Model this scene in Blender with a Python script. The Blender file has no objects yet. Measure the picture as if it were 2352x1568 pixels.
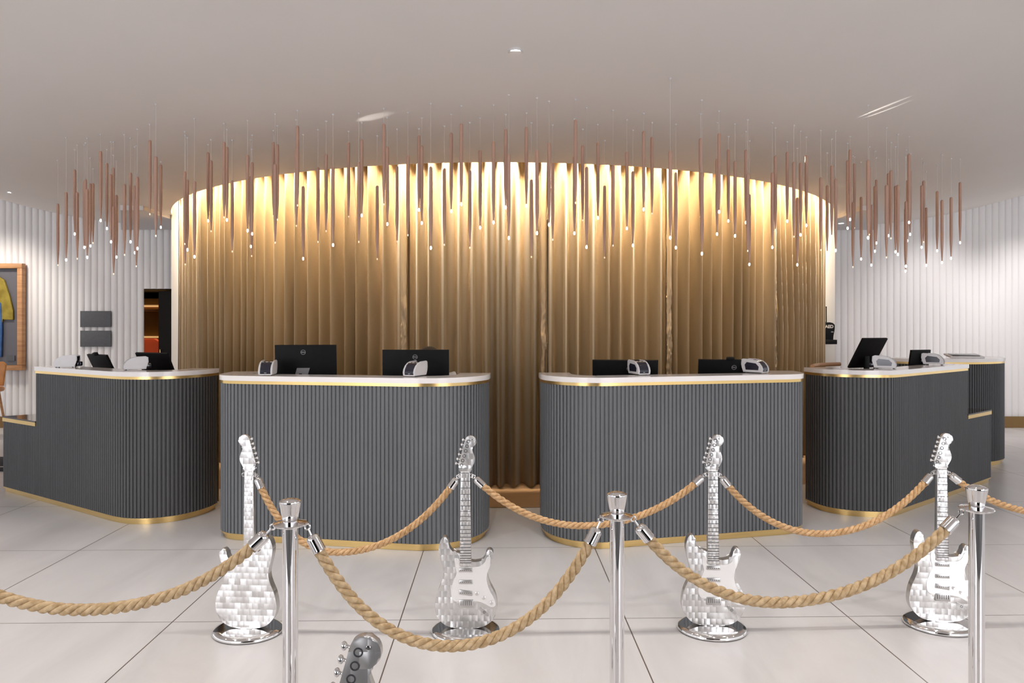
import bpy, bmesh, math, random
from mathutils import Vector, Matrix, noise
random.seed(7)
PI = math.pi
C = bpy.context.scene.collection
F, HY, CX, EYE = 1600.0, 750.0, 1176.0, 1.53      # focal length in px, horizon row, centre column, eye height

def X_at(px, d): return (px - CX) / F * d
def Z_at(py, d): return EYE - (py - HY) / F * d
def P_at(px, py, d): return Vector((X_at(px, d), d, Z_at(py, d)))

# ------------------------------------------------------------------ materials
def mat(name, col, rough=.5, metal=0., **kw):
    m = bpy.data.materials.new(name); m.use_nodes = True
    b = m.node_tree.nodes['Principled BSDF']
    b.inputs['Base Color'].default_value = (*col, 1)
    b.inputs['Roughness'].default_value = rough
    b.inputs['Metallic'].default_value = metal
    for k, v in kw.items():
        b.inputs[k.replace('_', ' ')].default_value = v
    return m
def nodes(m): return m.node_tree.nodes, m.node_tree.links, m.node_tree.nodes['Principled BSDF']
def vary(m, c1, c2, scale=(4, 4, 4), detail=4, lo=.35, hi=.65, bump=0.0, dist=.01):
    n, l, b = nodes(m)
    tc = n.new('ShaderNodeTexCoord'); mp = n.new('ShaderNodeMapping'); mp.inputs['Scale'].default_value = scale
    nz = n.new('ShaderNodeTexNoise'); nz.inputs['Scale'].default_value = 1; nz.inputs['Detail'].default_value = detail
    rp = n.new('ShaderNodeValToRGB'); rp.color_ramp.elements[0].position = lo; rp.color_ramp.elements[1].position = hi
    rp.color_ramp.elements[0].color = (*c1, 1); rp.color_ramp.elements[1].color = (*c2, 1)
    l.new(tc.outputs['Object'], mp.inputs['Vector']); l.new(mp.outputs['Vector'], nz.inputs['Vector'])
    l.new(nz.outputs['Fac'], rp.inputs['Fac']); l.new(rp.outputs['Color'], b.inputs['Base Color'])
    if bump:
        bp = n.new('ShaderNodeBump'); bp.inputs['Strength'].default_value = bump; bp.inputs['Distance'].default_value = dist
        l.new(nz.outputs['Fac'], bp.inputs['Height']); l.new(bp.outputs['Normal'], b.inputs['Normal'])
    return m
def emis(name, col, s):
    m = bpy.data.materials.new(name); m.use_nodes = True
    b = m.node_tree.nodes['Principled BSDF']
    b.inputs['Base Color'].default_value = (*col, 1)
    b.inputs['Emission Color'].default_value = (*col, 1); b.inputs['Emission Strength'].default_value = s
    return m

M = {}
M['ceiling'] = vary(mat('ceiling_plaster', (.79, .74, .70), .75), (.775, .725, .685), (.805, .755, .715), (.6, .6, .6))
M['mat'] = vary(mat('dark_reflection_floor', (.10, .10, .10), .9), (.09, .09, .09), (.11, .11, .11), (80, 80, 80))  # for the unseen dark floor sheet added behind the camera
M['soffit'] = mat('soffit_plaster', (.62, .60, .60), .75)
M['wall'] = vary(mat('ribbed_plaster', (.78, .76, .75), .6), (.76, .74, .735), (.80, .78, .77), (1.2, 1.2, .5))
M['white'] = vary(mat('white_plaster', (.80, .77, .74), .6), (.78, .75, .72), (.82, .79, .76), (1, 1, 1))
M['curtain'] = vary(mat('gold_satin', (.31, .202, .098), .42, .2), (.29, .187, .088), (.33, .22, .11), (5, 5, .6), 3)
M['curtain'].node_tree.nodes['Principled BSDF'].inputs['Sheen Weight'].default_value = .25
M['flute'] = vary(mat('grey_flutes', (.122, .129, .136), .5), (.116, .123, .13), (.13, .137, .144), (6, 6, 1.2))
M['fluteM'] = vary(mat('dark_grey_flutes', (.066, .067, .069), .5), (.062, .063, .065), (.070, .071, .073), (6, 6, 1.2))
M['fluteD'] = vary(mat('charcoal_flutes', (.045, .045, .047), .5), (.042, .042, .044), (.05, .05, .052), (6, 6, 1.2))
M['stone'] = vary(mat('white_counter_stone', (.82, .78, .76), .12), (.80, .76, .74), (.84, .80, .78), (3, 3, 3))
M['brass'] = vary(mat('brushed_brass', (.72, .50, .20), .28, 1.), (.70, .48, .19), (.76, .54, .23), (3, 3, 30))
M['wood'] = vary(mat('warm_wood', (.45, .22, .09), .4), (.38, .18, .07), (.52, .27, .12), (3, 3, 25))
M['darktop'] = vary(mat('dark_glossy_top', (.05, .042, .033), .06), (.045, .038, .03), (.06, .05, .04), (4, 4, 4))
M['black'] = vary(mat('black_plastic', (.006, .006, .0065), .5, 0, Specular_IOR_Level=.14), (.005, .005, .0055), (.007, .007, .0075), (20, 20, 20))
M['screen'] = mat('dark_screen', (.008, .009, .012), .08)
M['greyplastic'] = mat('grey_plastic', (.22, .22, .23), .4)
M['logo'] = mat('silver_logo', (.32, .32, .33), .4, .3)
M['pwhite'] = vary(mat('white_plastic', (.62, .605, .61), .3), (.61, .595, .60), (.64, .625, .63), (9, 9, 9))
M['pdark'] = mat('navy_black_plastic', (.018, .017, .028), .12)
M['sign'] = vary(mat('slate_grey_panel', (.085, .087, .095), .6), (.08, .082, .09), (.09, .092, .10), (30, 30, 30))
M['copper'] = vary(mat('copper_brown_rod', (.43, .26, .19), .45, .1), (.385, .228, .163), (.48, .29, .213), (40, 40, 3))
M['wire'] = mat('steel_wire', (.7, .68, .66), .35, .6)
M['bulb'] = emis('lit_bulb', (1., .92, .80), 9)
M['bulboff'] = emis('dim_bulb', (.95, .72, .52), .9)
M['chrome'] = vary(mat('polished_chrome', (.80, .79, .79), .045, 1.), (.79, .78, .78), (.82, .81, .81), (5, 5, 5))
M['guard'] = mat('pale_reflection_steel', (.95, .94, .93), .22, .6)  # pale satin base stands in for the bright floor mirrored in the pickguard
M['mirror'] = mat('mirror_steel', (.80, .79, .785), .07, 1.)
M['darkline'] = mat('engraved_line', (.05, .05, .055), .5, .3)
M['softsteel'] = mat('satin_steel', (.55, .54, .53), .3, 1.)
M['rope'] = vary(mat('tan_rope', (.47, .33, .175), .8), (.37, .245, .12), (.56, .41, .24), (55, 55, 55), 4, bump=.35, dist=.003)
M['rope2'] = vary(mat('golden_tan_rope', (.50, .30, .145), .8), (.41, .235, .10), (.60, .385, .2), (55, 55, 55), 4, bump=.35, dist=.003)
M['led'] = emis('warm_led', (1., .78, .46), 34)
M['lamp'] = emis('downlight_lens', (1., .95, .88), 25)
M['yellow'] = vary(mat('yellow_cloth', (.24, .175, .015), .8), (.19, .135, .01), (.30, .225, .03), (8, 8, 8))
M['blue'] = vary(mat('blue_cloth', (.025, .09, .25), .8), (.02, .07, .2), (.04, .12, .32), (8, 8, 8))
M['mount'] = mat('grey_mount_board', (.10, .095, .107), .4)
M['tan'] = vary(mat('tan_floor_finish', (.24, .145, .078), .55), (.225, .135, .072), (.26, .158, .086), (2, 9, 2))
M['navy'] = vary(mat('dark_navy_rug', (.02, .021, .032), .9), (.017, .018, .028), (.026, .027, .04), (60, 60, 60))
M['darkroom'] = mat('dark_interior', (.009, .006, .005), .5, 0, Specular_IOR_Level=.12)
M['red'] = emis('red_lit_panel', (.45, .06, .02), .35)
M['amber'] = emis('amber_shelf_light', (.75, .42, .16), .7)
M['bronze'] = vary(mat('bronze_skirting', (.20, .115, .035), .35, .4), (.18, .10, .03), (.22, .13, .045), (2, 2, 2))
M['skin'] = mat('skin', (.55, .36, .27), .5)
M['hair'] = mat('dark_hair', (.03, .022, .018), .6)
M['shirt'] = mat('white_shirt', (.78, .76, .77), .8)
M['leather'] = vary(mat('tan_leather', (.48, .19, .04), .45), (.42, .16, .03), (.55, .23, .055), (9, 9, 9))
M['paper'] = mat('white_card', (.80, .76, .72), .6)

def turned(name, col, rough, cell, k):
    """engine-turned steel: a grid of cells, each tilting the normal like a small lens"""
    m = mat(name, col, rough, 1.)
    n, l, b = nodes(m)
    tc = n.new('ShaderNodeTexCoord'); sp = n.new('ShaderNodeSeparateXYZ'); l.new(tc.outputs['Object'], sp.inputs[0])
    def math_(op, a, bv=None):
        q = n.new('ShaderNodeMath'); q.operation = op
        if hasattr(a, 'links'): l.new(a, q.inputs[0])
        else: q.inputs[0].default_value = a
        if bv is not None:
            if hasattr(bv, 'links'): l.new(bv, q.inputs[1])
            else: q.inputs[1].default_value = bv
        return q.outputs[0]
    zi = math_('DIVIDE', sp.outputs['Z'], cell); zf = math_('FLOOR', zi)
    odd = math_('MULTIPLY', math_('MODULO', math_('ABSOLUTE', zf), 2.), .5)
    xi = math_('ADD', math_('DIVIDE', sp.outputs['X'], cell), odd); xf = math_('FLOOR', xi)
    fx = math_('SUBTRACT', math_('SUBTRACT', xi, xf), .5); fz = math_('SUBTRACT', math_('SUBTRACT', zi, zf), .5)
    cmb = n.new('ShaderNodeCombineXYZ'); l.new(xf, cmb.inputs[0]); l.new(zf, cmb.inputs[2])
    wn = n.new('ShaderNodeTexWhiteNoise'); wn.noise_dimensions = '3D'; l.new(cmb.outputs[0], wn.inputs['Vector'])
    rs = n.new('ShaderNodeSeparateColor'); l.new(wn.outputs['Color'], rs.inputs[0])
    dx = math_('ADD', math_('MULTIPLY', fx, k), math_('MULTIPLY', math_('SUBTRACT', rs.outputs[0], .5), k * .7))
    dz = math_('ADD', math_('MULTIPLY', fz, k * .6), math_('MULTIPLY', math_('SUBTRACT', rs.outputs[1], .5), k * .9))
    ov = n.new('ShaderNodeCombineXYZ'); l.new(dx, ov.inputs[0]); l.new(dz, ov.inputs[2])
    vt = n.new('ShaderNodeVectorTransform'); vt.vector_type = 'VECTOR'; vt.convert_from = 'OBJECT'; vt.convert_to = 'WORLD'
    l.new(ov.outputs[0], vt.inputs[0])
    g = n.new('ShaderNodeNewGeometry'); ad = n.new('ShaderNodeVectorMath'); ad.operation = 'ADD'
    l.new(g.outputs['Normal'], ad.inputs[0]); l.new(vt.outputs[0], ad.inputs[1])
    nm = n.new('ShaderNodeVectorMath'); nm.operation = 'NORMALIZE'; l.new(ad.outputs[0], nm.inputs[0])
    l.new(nm.outputs[0], b.inputs['Normal'])
    return m
M['turned'] = turned('engine_turned_steel', (.68, .668, .657), .34, .030, .23)
M['turnedfine'] = turned('engine_turned_neck_steel', (.69, .68, .67), .34, .02, .22)

def floor_mat():
    m = mat('pale_stone_tiles', (.7, .68, .66), .3)
    n, l, b = nodes(m)
    tc = n.new('ShaderNodeTexCoord'); mp = n.new('ShaderNodeMapping'); mp.vector_type = 'POINT'
    mp.inputs['Rotation'].default_value = (0, 0, -.0195)
    l.new(tc.outputs['Object'], mp.inputs['Vector'])
    sp = n.new('ShaderNodeSeparateXYZ'); l.new(mp.outputs['Vector'], sp.inputs[0])
    def line(sock, off, pitch, w):
        a = n.new('ShaderNodeMath'); a.operation = 'SUBTRACT'; l.new(sock, a.inputs[0]); a.inputs[1].default_value = off
        p = n.new('ShaderNodeMath'); p.operation = 'PINGPONG'; l.new(a.outputs[0], p.inputs[0]); p.inputs[1].default_value = pitch / 2
        c = n.new('ShaderNodeMath'); c.operation = 'LESS_THAN'; l.new(p.outputs[0], c.inputs[0]); c.inputs[1].default_value = w
        return c.outputs[0]
    gx = line(sp.outputs['X'], -.512, 1.178, .0032); gy = line(sp.outputs['Y'], 3.645, 1.18, .0024)
    mx = n.new('ShaderNodeMath'); mx.operation = 'MAXIMUM'; l.new(gx, mx.inputs[0]); l.new(gy, mx.inputs[1])
    m2 = n.new('ShaderNodeMapping'); m2.inputs['Rotation'].default_value = (0, 0, .6); m2.inputs['Scale'].default_value = (3.2, .9, 1)
    l.new(tc.outputs['Object'], m2.inputs['Vector'])
    nz = n.new('ShaderNodeTexNoise'); nz.inputs['Scale'].default_value = .9; nz.inputs['Detail'].default_value = 7; nz.inputs['Roughness'].default_value = .6
    nz.inputs['Distortion'].default_value = .6
    l.new(m2.outputs['Vector'], nz.inputs['Vector'])
    rp = n.new('ShaderNodeValToRGB'); rp.color_ramp.elements[0].position = .3; rp.color_ramp.elements[1].position = .68
    rp.color_ramp.elements[0].color = (.545, .525, .52, 1); rp.color_ramp.elements[1].color = (.655, .635, .63, 1)
    l.new(nz.outputs['Fac'], rp.inputs['Fac'])
    mc = n.new('ShaderNodeMixRGB'); mc.inputs[2].default_value = (.13, .10, .085, 1)
    l.new(mx.outputs[0], mc.inputs[0]); l.new(rp.outputs['Color'], mc.inputs[1]); l.new(mc.outputs[0], b.inputs['Base Color'])
    r2 = n.new('ShaderNodeMapRange'); r2.inputs['To Min'].default_value = .24; r2.inputs['To Max'].default_value = .40
    l.new(nz.outputs['Fac'], r2.inputs['Value']); l.new(r2.outputs[0], b.inputs['Roughness'])
    return m
M['floor'] = floor_mat()

# ------------------------------------------------------------------ mesh helpers
def obj(name, bm, m, parent=None, smooth=40, kind=None, loc=None):
    me = bpy.data.meshes.new(name)
    bmesh.ops.recalc_face_normals(bm, faces=bm.faces[:])
    bm.to_mesh(me); bm.free()
    for q in (m if isinstance(m, (list, tuple)) else [m]): me.materials.append(q)
    if smooth:
        me.shade_smooth(); me.set_sharp_from_angle(angle=math.radians(smooth))
    o = bpy.data.objects.new(name, me); C.objects.link(o)
    if parent: o.parent = parent
    if loc is not None: o.location = loc
    if kind: o['kind'] = kind
    return o
def tag(o, label, cat, group=None):
    o['label'] = label; o['category'] = cat
    if group: o['group'] = group
    return o
def thing(name, label, cat, loc=(0, 0, 0), rz=0, group=None):
    o = bpy.data.objects.new(name, None); C.objects.link(o)
    o.location = loc; o.rotation_euler = (0, 0, rz); o.empty_display_size = .1
    return tag(o, label, cat, group)
def dup(root, loc=None, rz=None, label=None, group=None):
    r = root.copy(); C.objects.link(r)
    if loc is not None: r.location = loc
    if rz is not None: r.rotation_euler = (0, 0, rz)
    if label: r['label'] = label
    if group: r['group'] = group
    for ch in list(root.children):
        c = ch.copy(); C.objects.link(c); c.parent = r
        for g in list(ch.children):
            d = g.copy(); C.objects.link(d); d.parent = c
    return r
def nb(): return bmesh.new()
def box(bm, c, s, rot=None, bev=0, seg=2):
    r = bmesh.ops.create_cube(bm, size=1); vs = r['verts']
    bmesh.ops.scale(bm, vec=s, verts=vs)
    if bev:
        es = list({e for v in vs for e in v.link_edges})
        q = bmesh.ops.bevel(bm, geom=es, offset=bev, segments=seg, affect='EDGES', profile=.5)
        vs = list({v for f in q['faces'] for v in f.verts} | {v for v in vs if v.is_valid})
    if rot is not None: bmesh.ops.rotate(bm, cent=(0, 0, 0), matrix=rot, verts=vs)
    bmesh.ops.translate(bm, vec=c, verts=vs)
    return vs
def lathe(bm, prof, seg=24, c=(0, 0, 0), sx=1, sy=1):
    rings = []
    for r, z in prof:
        if r < 1e-6: rings.append([bm.verts.new((c[0], c[1], c[2] + z))])
        else: rings.append([bm.verts.new((c[0] + sx * r * math.cos(2 * PI * i / seg), c[1] + sy * r * math.sin(2 * PI * i / seg), c[2] + z)) for i in range(seg)])
    for a, b in zip(rings, rings[1:]):
        for i in range(seg):
            j = (i + 1) % seg
            if len(a) == 1 and len(b) == 1: continue
            if len(a) == 1: bm.faces.new((a[0], b[j], b[i]))
            elif len(b) == 1: bm.faces.new((a[i], a[j], b[0]))
            else: bm.faces.new((a[i], a[j], b[j], b[i]))
    return rings
def prism(bm, pts, y0, y1, plane='xz', bev=0, mi=0):
    """extruded polygon: pts in xz (extruded along y) or xy (extruded along z)"""
    mk = (lambda p, t: (p[0], t, p[1])) if plane == 'xz' else (lambda p, t: (p[0], p[1], t))
    a = [bm.verts.new(mk(p, y0)) for p in pts]; b = [bm.verts.new(mk(p, y1)) for p in pts]
    fs = [bm.faces.new(a), bm.faces.new(b[::-1])]
    n = len(pts)
    for i in range(n): fs.append(bm.faces.new((a[i], b[i], b[(i + 1) % n], a[(i + 1) % n])))
    for f in fs: f.material_index = mi
    if bev:
        es = [e for e in (set(fs[0].edges) | set(fs[1].edges))]
        bmesh.ops.bevel(bm, geom=es, offset=bev, segments=3, affect='EDGES', profile=.5)
def tube(bm, pts, r, seg=10, cap=True):
    pts = [Vector(p) for p in pts]; rings = []
    up = Vector((0, 0, 1))
    for i, p in enumerate(pts):
        t = (pts[min(i + 1, len(pts) - 1)] - pts[max(i - 1, 0)]).normalized()
        if i == 0:
            a = t.cross(up) if abs(t.z) < .9 else t.cross(Vector((0, 1, 0)))
        else: a = a - t * a.dot(t)
        a.normalize(); b = t.cross(a)
        rr = r[i] if isinstance(r, (list, tuple)) else r
        rings.append([bm.verts.new(p + (a * math.cos(2 * PI * k / seg) + b * math.sin(2 * PI * k / seg)) * rr) for k in range(seg)])
    for A, B in zip(rings, rings[1:]):
        for k in range(seg): bm.faces.new((A[k], A[(k + 1) % seg], B[(k + 1) % seg], B[k]))
    if cap: bm.faces.new(rings[0][::-1]); bm.faces.new(rings[-1])
def torus(bm, c, R, r, axis='z', seg=24, k=8, rot=None):
    rings = []
    for i in range(seg):
        a = 2 * PI * i / seg; ring = []
        for j in range(k):
            b = 2 * PI * j / k; q = R + r * math.cos(b)
            p = Vector((q * math.cos(a), q * math.sin(a), r * math.sin(b)))
            if axis == 'y': p = Vector((p.x, p.z, p.y))
            if axis == 'x': p = Vector((p.z, p.x, p.y))
            if rot is not None: p = rot @ p
            ring.append(bm.verts.new(Vector(c) + p))
        rings.append(ring)
    for i in range(seg):
        A, B = rings[i], rings[(i + 1) % seg]
        for j in range(k): bm.faces.new((A[j], A[(j + 1) % k], B[(j + 1) % k], B[j]))
def catmull(P, n=12, closed=False):
    P = [Vector(p) for p in P]; out = []
    N = len(P); rng = range(N) if closed else range(N - 1)
    for i in rng:
        if closed: p0, p1, p2, p3 = P[(i - 1) % N], P[i], P[(i + 1) % N], P[(i + 2) % N]
        else: p0, p1, p2, p3 = P[max(i - 1, 0)], P[i], P[i + 1], P[min(i + 2, N - 1)]
        for k in range(n):
            t = k / n
            out.append(.5 * ((2 * p1) + (p2 - p0) * t + (2 * p0 - 5 * p1 + 4 * p2 - p3) * t * t + (3 * p1 - p0 - 3 * p2 + p3) * t ** 3))
    if not closed: out.append(P[-1])
    return out
def resample(P, step):
    L = [0]
    for a, b in zip(P, P[1:]): L.append(L[-1] + (b - a).length)
    n = max(2, int(round(L[-1] / step))); out = []; j = 0
    for i in range(n + 1):
        s = L[-1] * i / n
        while j < len(P) - 2 and L[j + 1] < s: j += 1
        t = (s - L[j]) / max(1e-9, L[j + 1] - L[j]); out.append(P[j].lerp(P[j + 1], t))
    return out
def normals2(P):
    out = []
    for i in range(len(P)):
        t = (P[min(i + 1, len(P) - 1)] - P[max(i - 1, 0)]).normalized(); out.append(Vector((t.y, -t.x)))
    return out
def offset(P, d):
    return [p + n * d for p, n in zip(P, normals2(P))]
def text_mesh(s, size, m, parent, name, loc, rot, depth=.0004, bold=0.):
    cu = bpy.data.curves.new(name, 'FONT'); cu.body = s; cu.size = size; cu.align_x = 'CENTER'; cu.align_y = 'CENTER'
    cu.extrude = depth; cu.offset = bold
    t = bpy.data.objects.new(name, cu); C.objects.link(t)
    dg = bpy.context.evaluated_depsgraph_get()
    me = bpy.data.meshes.new_from_object(t.evaluated_get(dg)); bpy.data.objects.remove(t)
    me.materials.clear(); me.materials.append(m)
    o = bpy.data.objects.new(name, me); C.objects.link(o); o.parent = parent
    o.location = loc; o.rotation_euler = rot
    return o

# ------------------------------------------------------------------ setting
DC = Vector((-.12, 11.3)); R_EDGE = 4.86; R_CUR = 4.69
def ceil_r(r):
    e = max(0, r - R_EDGE); z = 3.05 + .052 * e * e
    return z if z < 3.45 else 3.45 + .22 * (1 - math.exp(-(z - 3.45) / .22))
def ceil_z(x, y): return ceil_r(math.hypot(x - DC.x, y - DC.y))

bm = nb()
vs = [bm.verts.new(p) for p in ((-13, -6, 0), (13, -6, 0), (13, 13.5, 0), (-13, 13.5, 0))]; bm.faces.new(vs)
obj('floor', bm, M['floor'], kind='structure', smooth=0)
# tan floor finish behind the desks
bm = nb(); A = []; B = []
for i in range(61):
    a = math.radians(-70 + 140 * i / 60)
    A.append(bm.verts.new((DC.x + 4.3 * math.sin(a), DC.y - 4.3 * math.cos(a), .003)))
    B.append(bm.verts.new((DC.x + 5.42 * math.sin(a), DC.y - 5.42 * math.cos(a), .003)))
for i in range(60): bm.faces.new((A[i], A[i + 1], B[i + 1], B[i]))
obj('trim_1', bm, M['tan'], kind='structure', smooth=0)

# ceiling: a smooth dish with a round slot around the curtain
bm = nb(); rad = [R_EDGE + .0] + [R_EDGE + .12 * i for i in range(1, 46)] + [11, 12, 13, 14.5, 16, 18]
seg = 160; rings = []
for r in rad: rings.append([bm.verts.new((DC.x + r * math.sin(2 * PI * i / seg), DC.y - r * math.cos(2 * PI * i / seg), ceil_r(r))) for i in range(seg)])
lip = [bm.verts.new((DC.x + R_EDGE * math.sin(2 * PI * i / seg), DC.y - R_EDGE * math.cos(2 * PI * i / seg), 3.45)) for i in range(seg)]
top = bm.verts.new((DC.x, DC.y, 3.45))
for i in range(seg):
    j = (i + 1) % seg
    bm.faces.new((lip[i], lip[j], rings[0][j], rings[0][i])); bm.faces.new((top, lip[j], lip[i]))
    for a, b in zip(rings, rings[1:]): bm.faces.new((a[i], a[j], b[j], b[i]))
obj('ceiling', bm, M['ceiling'], kind='structure', smooth=50)
# LED cove strip hidden in the slot
bm = nb(); A = []; B = []
for i in range(121):
    a = math.radians(-68 + 136 * i / 120)
    for L, r in ((A, 4.785), (B, 4.84)): L.append(bm.verts.new((DC.x + r * math.sin(a), DC.y - r * math.cos(a), 3.36)))
for i in range(120): bm.faces.new((A[i], B[i], B[i + 1], A[i + 1]))
ex = bmesh.ops.extrude_face_region(bm, geom=bm.faces[:])
bmesh.ops.translate(bm, vec=(0, 0, .02), verts=[g for g in ex['geom'] if isinstance(g, bmesh.types.BMVert)])
o = obj('trim_2', bm, M['led'], kind='structure', smooth=0)

YW = 10.6
def ribs(x0, x1, y, z0, z1f, pitch=.1, depth=.035, flip=1):
    """ribbed wall: convex asymmetric flutes running floor to ceiling"""
    bm = nb(); n = int(round((x1 - x0) / pitch)); lo = []; hi = []
    prof = [(0, 0), (.06, .35), (.18, .68), (.36, .9), (.55, 1), (.74, .92), (.88, .68), (.96, .35)]
    for k in range(n):
        for t, h in prof:
            tt = t if flip > 0 else 1 - t
            lo.append((x0 + (k + tt) * pitch, y - depth * h))
    if flip < 0: lo.sort()
    lo.append((x1, y))
    a = [bm.verts.new((px, py, z0)) for px, py in lo]
    b = [bm.verts.new((px, py, (z1f(px, py) if callable(z1f) else z1f))) for px, py in lo]
    for i in range(len(lo) - 1): bm.faces.new((a[i], a[i + 1], b[i + 1], b[i]))
    return bm
zc = lambda x, y: ceil_z(x, y) + .08
bm = ribs(-12, -5.6, YW, .0, zc)
b2 = ribs(-5.6, -4.4, YW, 2.105, zc)
me = bpy.data.meshes.new('t'); b2.to_mesh(me); bm.from_mesh(me)
b2 = ribs(-5.0, -4.4, YW, 0, 2.105); b2.to_mesh(me); bm.from_mesh(me)
obj('wall_left', bm, M['wall'], kind='structure', smooth=60)
bm = ribs(4.2, 12, YW, .0, zc, depth=.016, flip=-1)
obj('wall_right', bm, M['wall'], kind='structure', smooth=60)
bm = nb(); box(bm, (-.12, 9.57, 1.72), (9.05, .14, 3.44))
obj('wall_back', bm, M['white'], kind='structure', smooth=0)
for nm, x0, x1 in (('baseboard_left', -12, -5.6), ('baseboard_right', 4.4, 12)):
    bm = nb(); box(bm, ((x0 + x1) / 2, YW - .04, .085), (x1 - x0, .05, .17)); obj(nm, bm, M['bronze'], kind='structure', smooth=0)
for nm, pts in (('trim_3', [(-4.95, 8.8), (-4.66, 8.8), (-4.66, 10.6), (-5.95, 10.6)]), ('trim_4', [(4.42, 8.8), (4.62, 8.8), (5.5, 10.6), (4.42, 10.6)])):
    bm = nb(); prism(bm, pts, 3.0, 3.22, plane='xy', bev=.008); obj(nm, bm, M['soffit'], kind='structure', smooth=0)
# doorway recess in the left wall: dark room beyond and an open dark door leaf
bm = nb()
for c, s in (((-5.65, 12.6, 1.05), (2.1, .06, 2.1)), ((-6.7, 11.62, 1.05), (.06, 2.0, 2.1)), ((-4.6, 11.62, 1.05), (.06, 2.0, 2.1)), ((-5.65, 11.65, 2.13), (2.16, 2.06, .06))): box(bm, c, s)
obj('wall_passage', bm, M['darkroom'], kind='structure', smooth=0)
d = bpy.data.objects.new('door_1', None); C.objects.link(d); d.location = (-5.43, 10.72, 0); d['kind'] = 'structure'
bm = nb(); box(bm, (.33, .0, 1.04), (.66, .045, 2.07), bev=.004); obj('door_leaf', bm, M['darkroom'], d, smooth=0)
bm = nb(); tube(bm, [(.05, -.03, 1.0), (.05, -.07, 1.0), (.05, -.07, 1.18), (.05, -.03, 1.18)], .008); obj('handle', bm, M['brass'], d)
t = thing('shelf_unit', 'dim wooden shelf unit with lit shelves seen through the dark doorway', 'shelf', (-5.98, 11.5, 0))
for k, z in enumerate((.55, 1.02, 1.36, 1.8, 1.87)):
    bm = nb(); box(bm, (0, 0, z), (.7, .3, .025)); obj('shelf', bm, M['amber'] if z > .9 and z != 1.8 else M['wood'], t, smooth=0)
bm = nb(); box(bm, (0, .16, 1.0), (.74, .02, 2.0)); obj('back_panel', bm, M['bronze'], t, smooth=0)
for sx in (-.36, .36):
    bm = nb(); box(bm, (sx, 0, 1.0), (.02, .3, 2.0)); obj('side_panel', bm, M['wood'], t, smooth=0)
bm = nb(); box(bm, (0, 0, .16), (.7, .3, .3)); obj('cupboard', bm, M['wood'], t, smooth=0)
bm = nb(); prism(bm, [(-.2, 0), (.2, 0), (.2, .25), (.12, .3), (-.12, .3), (-.2, .25)], -.05, .05, bev=.01)
tag(obj('glowing_ornament', bm, M['red'], loc=(-5.98, 11.44, 1.035)), 'red glowing ornament on the shelf behind the dark doorway', 'ornament')

# ------------------------------------------------------------------ curtain: five panels on a curved track
def phi_of(px):
    k = (px - CX) / F                           # ray x = k*d; meets the curtain circle
    a = k * k + 1; b = -2 * (k * DC.x + DC.y); c = DC.x ** 2 + DC.y ** 2 - 4.72 ** 2
    q = b * b - 4 * a * c
    if q < 0: return math.radians(66) * (1 if k > 0 else -1)
    dd = (-b - math.sqrt(q)) / (2 * a)
    return math.atan2(k * dd - DC.x, DC.y - dd)
bnd = [math.radians(-66)] + [phi_of(p) for p in (935, 1256, 1540, 1779)] + [math.radians(66)]
clab = ['leftmost gold satin curtain panel, behind the far-left and left middle desks', 'second gold curtain panel from the left, behind the tall right monitor',
        'middle gold curtain panel, behind the left half of right middle desk', 'fourth gold curtain panel from left, narrow, between two puckered seams', 'rightmost gold curtain panel with diagonal pulls, next to the defibrillator']
phase = 0
def pleat(a):
    s = a * R_CUR
    w = s / .142 * 2 * PI + 1.0 * math.sin(s * 2.1) + .8 * math.sin(s * 4.7 + 1.1) + .55 * math.sin(s * 9.3 + .4) + .4 * math.sin(s * 17.3)
    amp = .062 + .010 * math.sin(s * 3.3 + .7) + .008 * math.sin(s * 7.9)
    v = 2 * ((math.sin(w) + 1) / 2) ** 1.1 - 1
    return amp * v + .012 * math.sin(s * 11.7 + 2)
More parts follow.
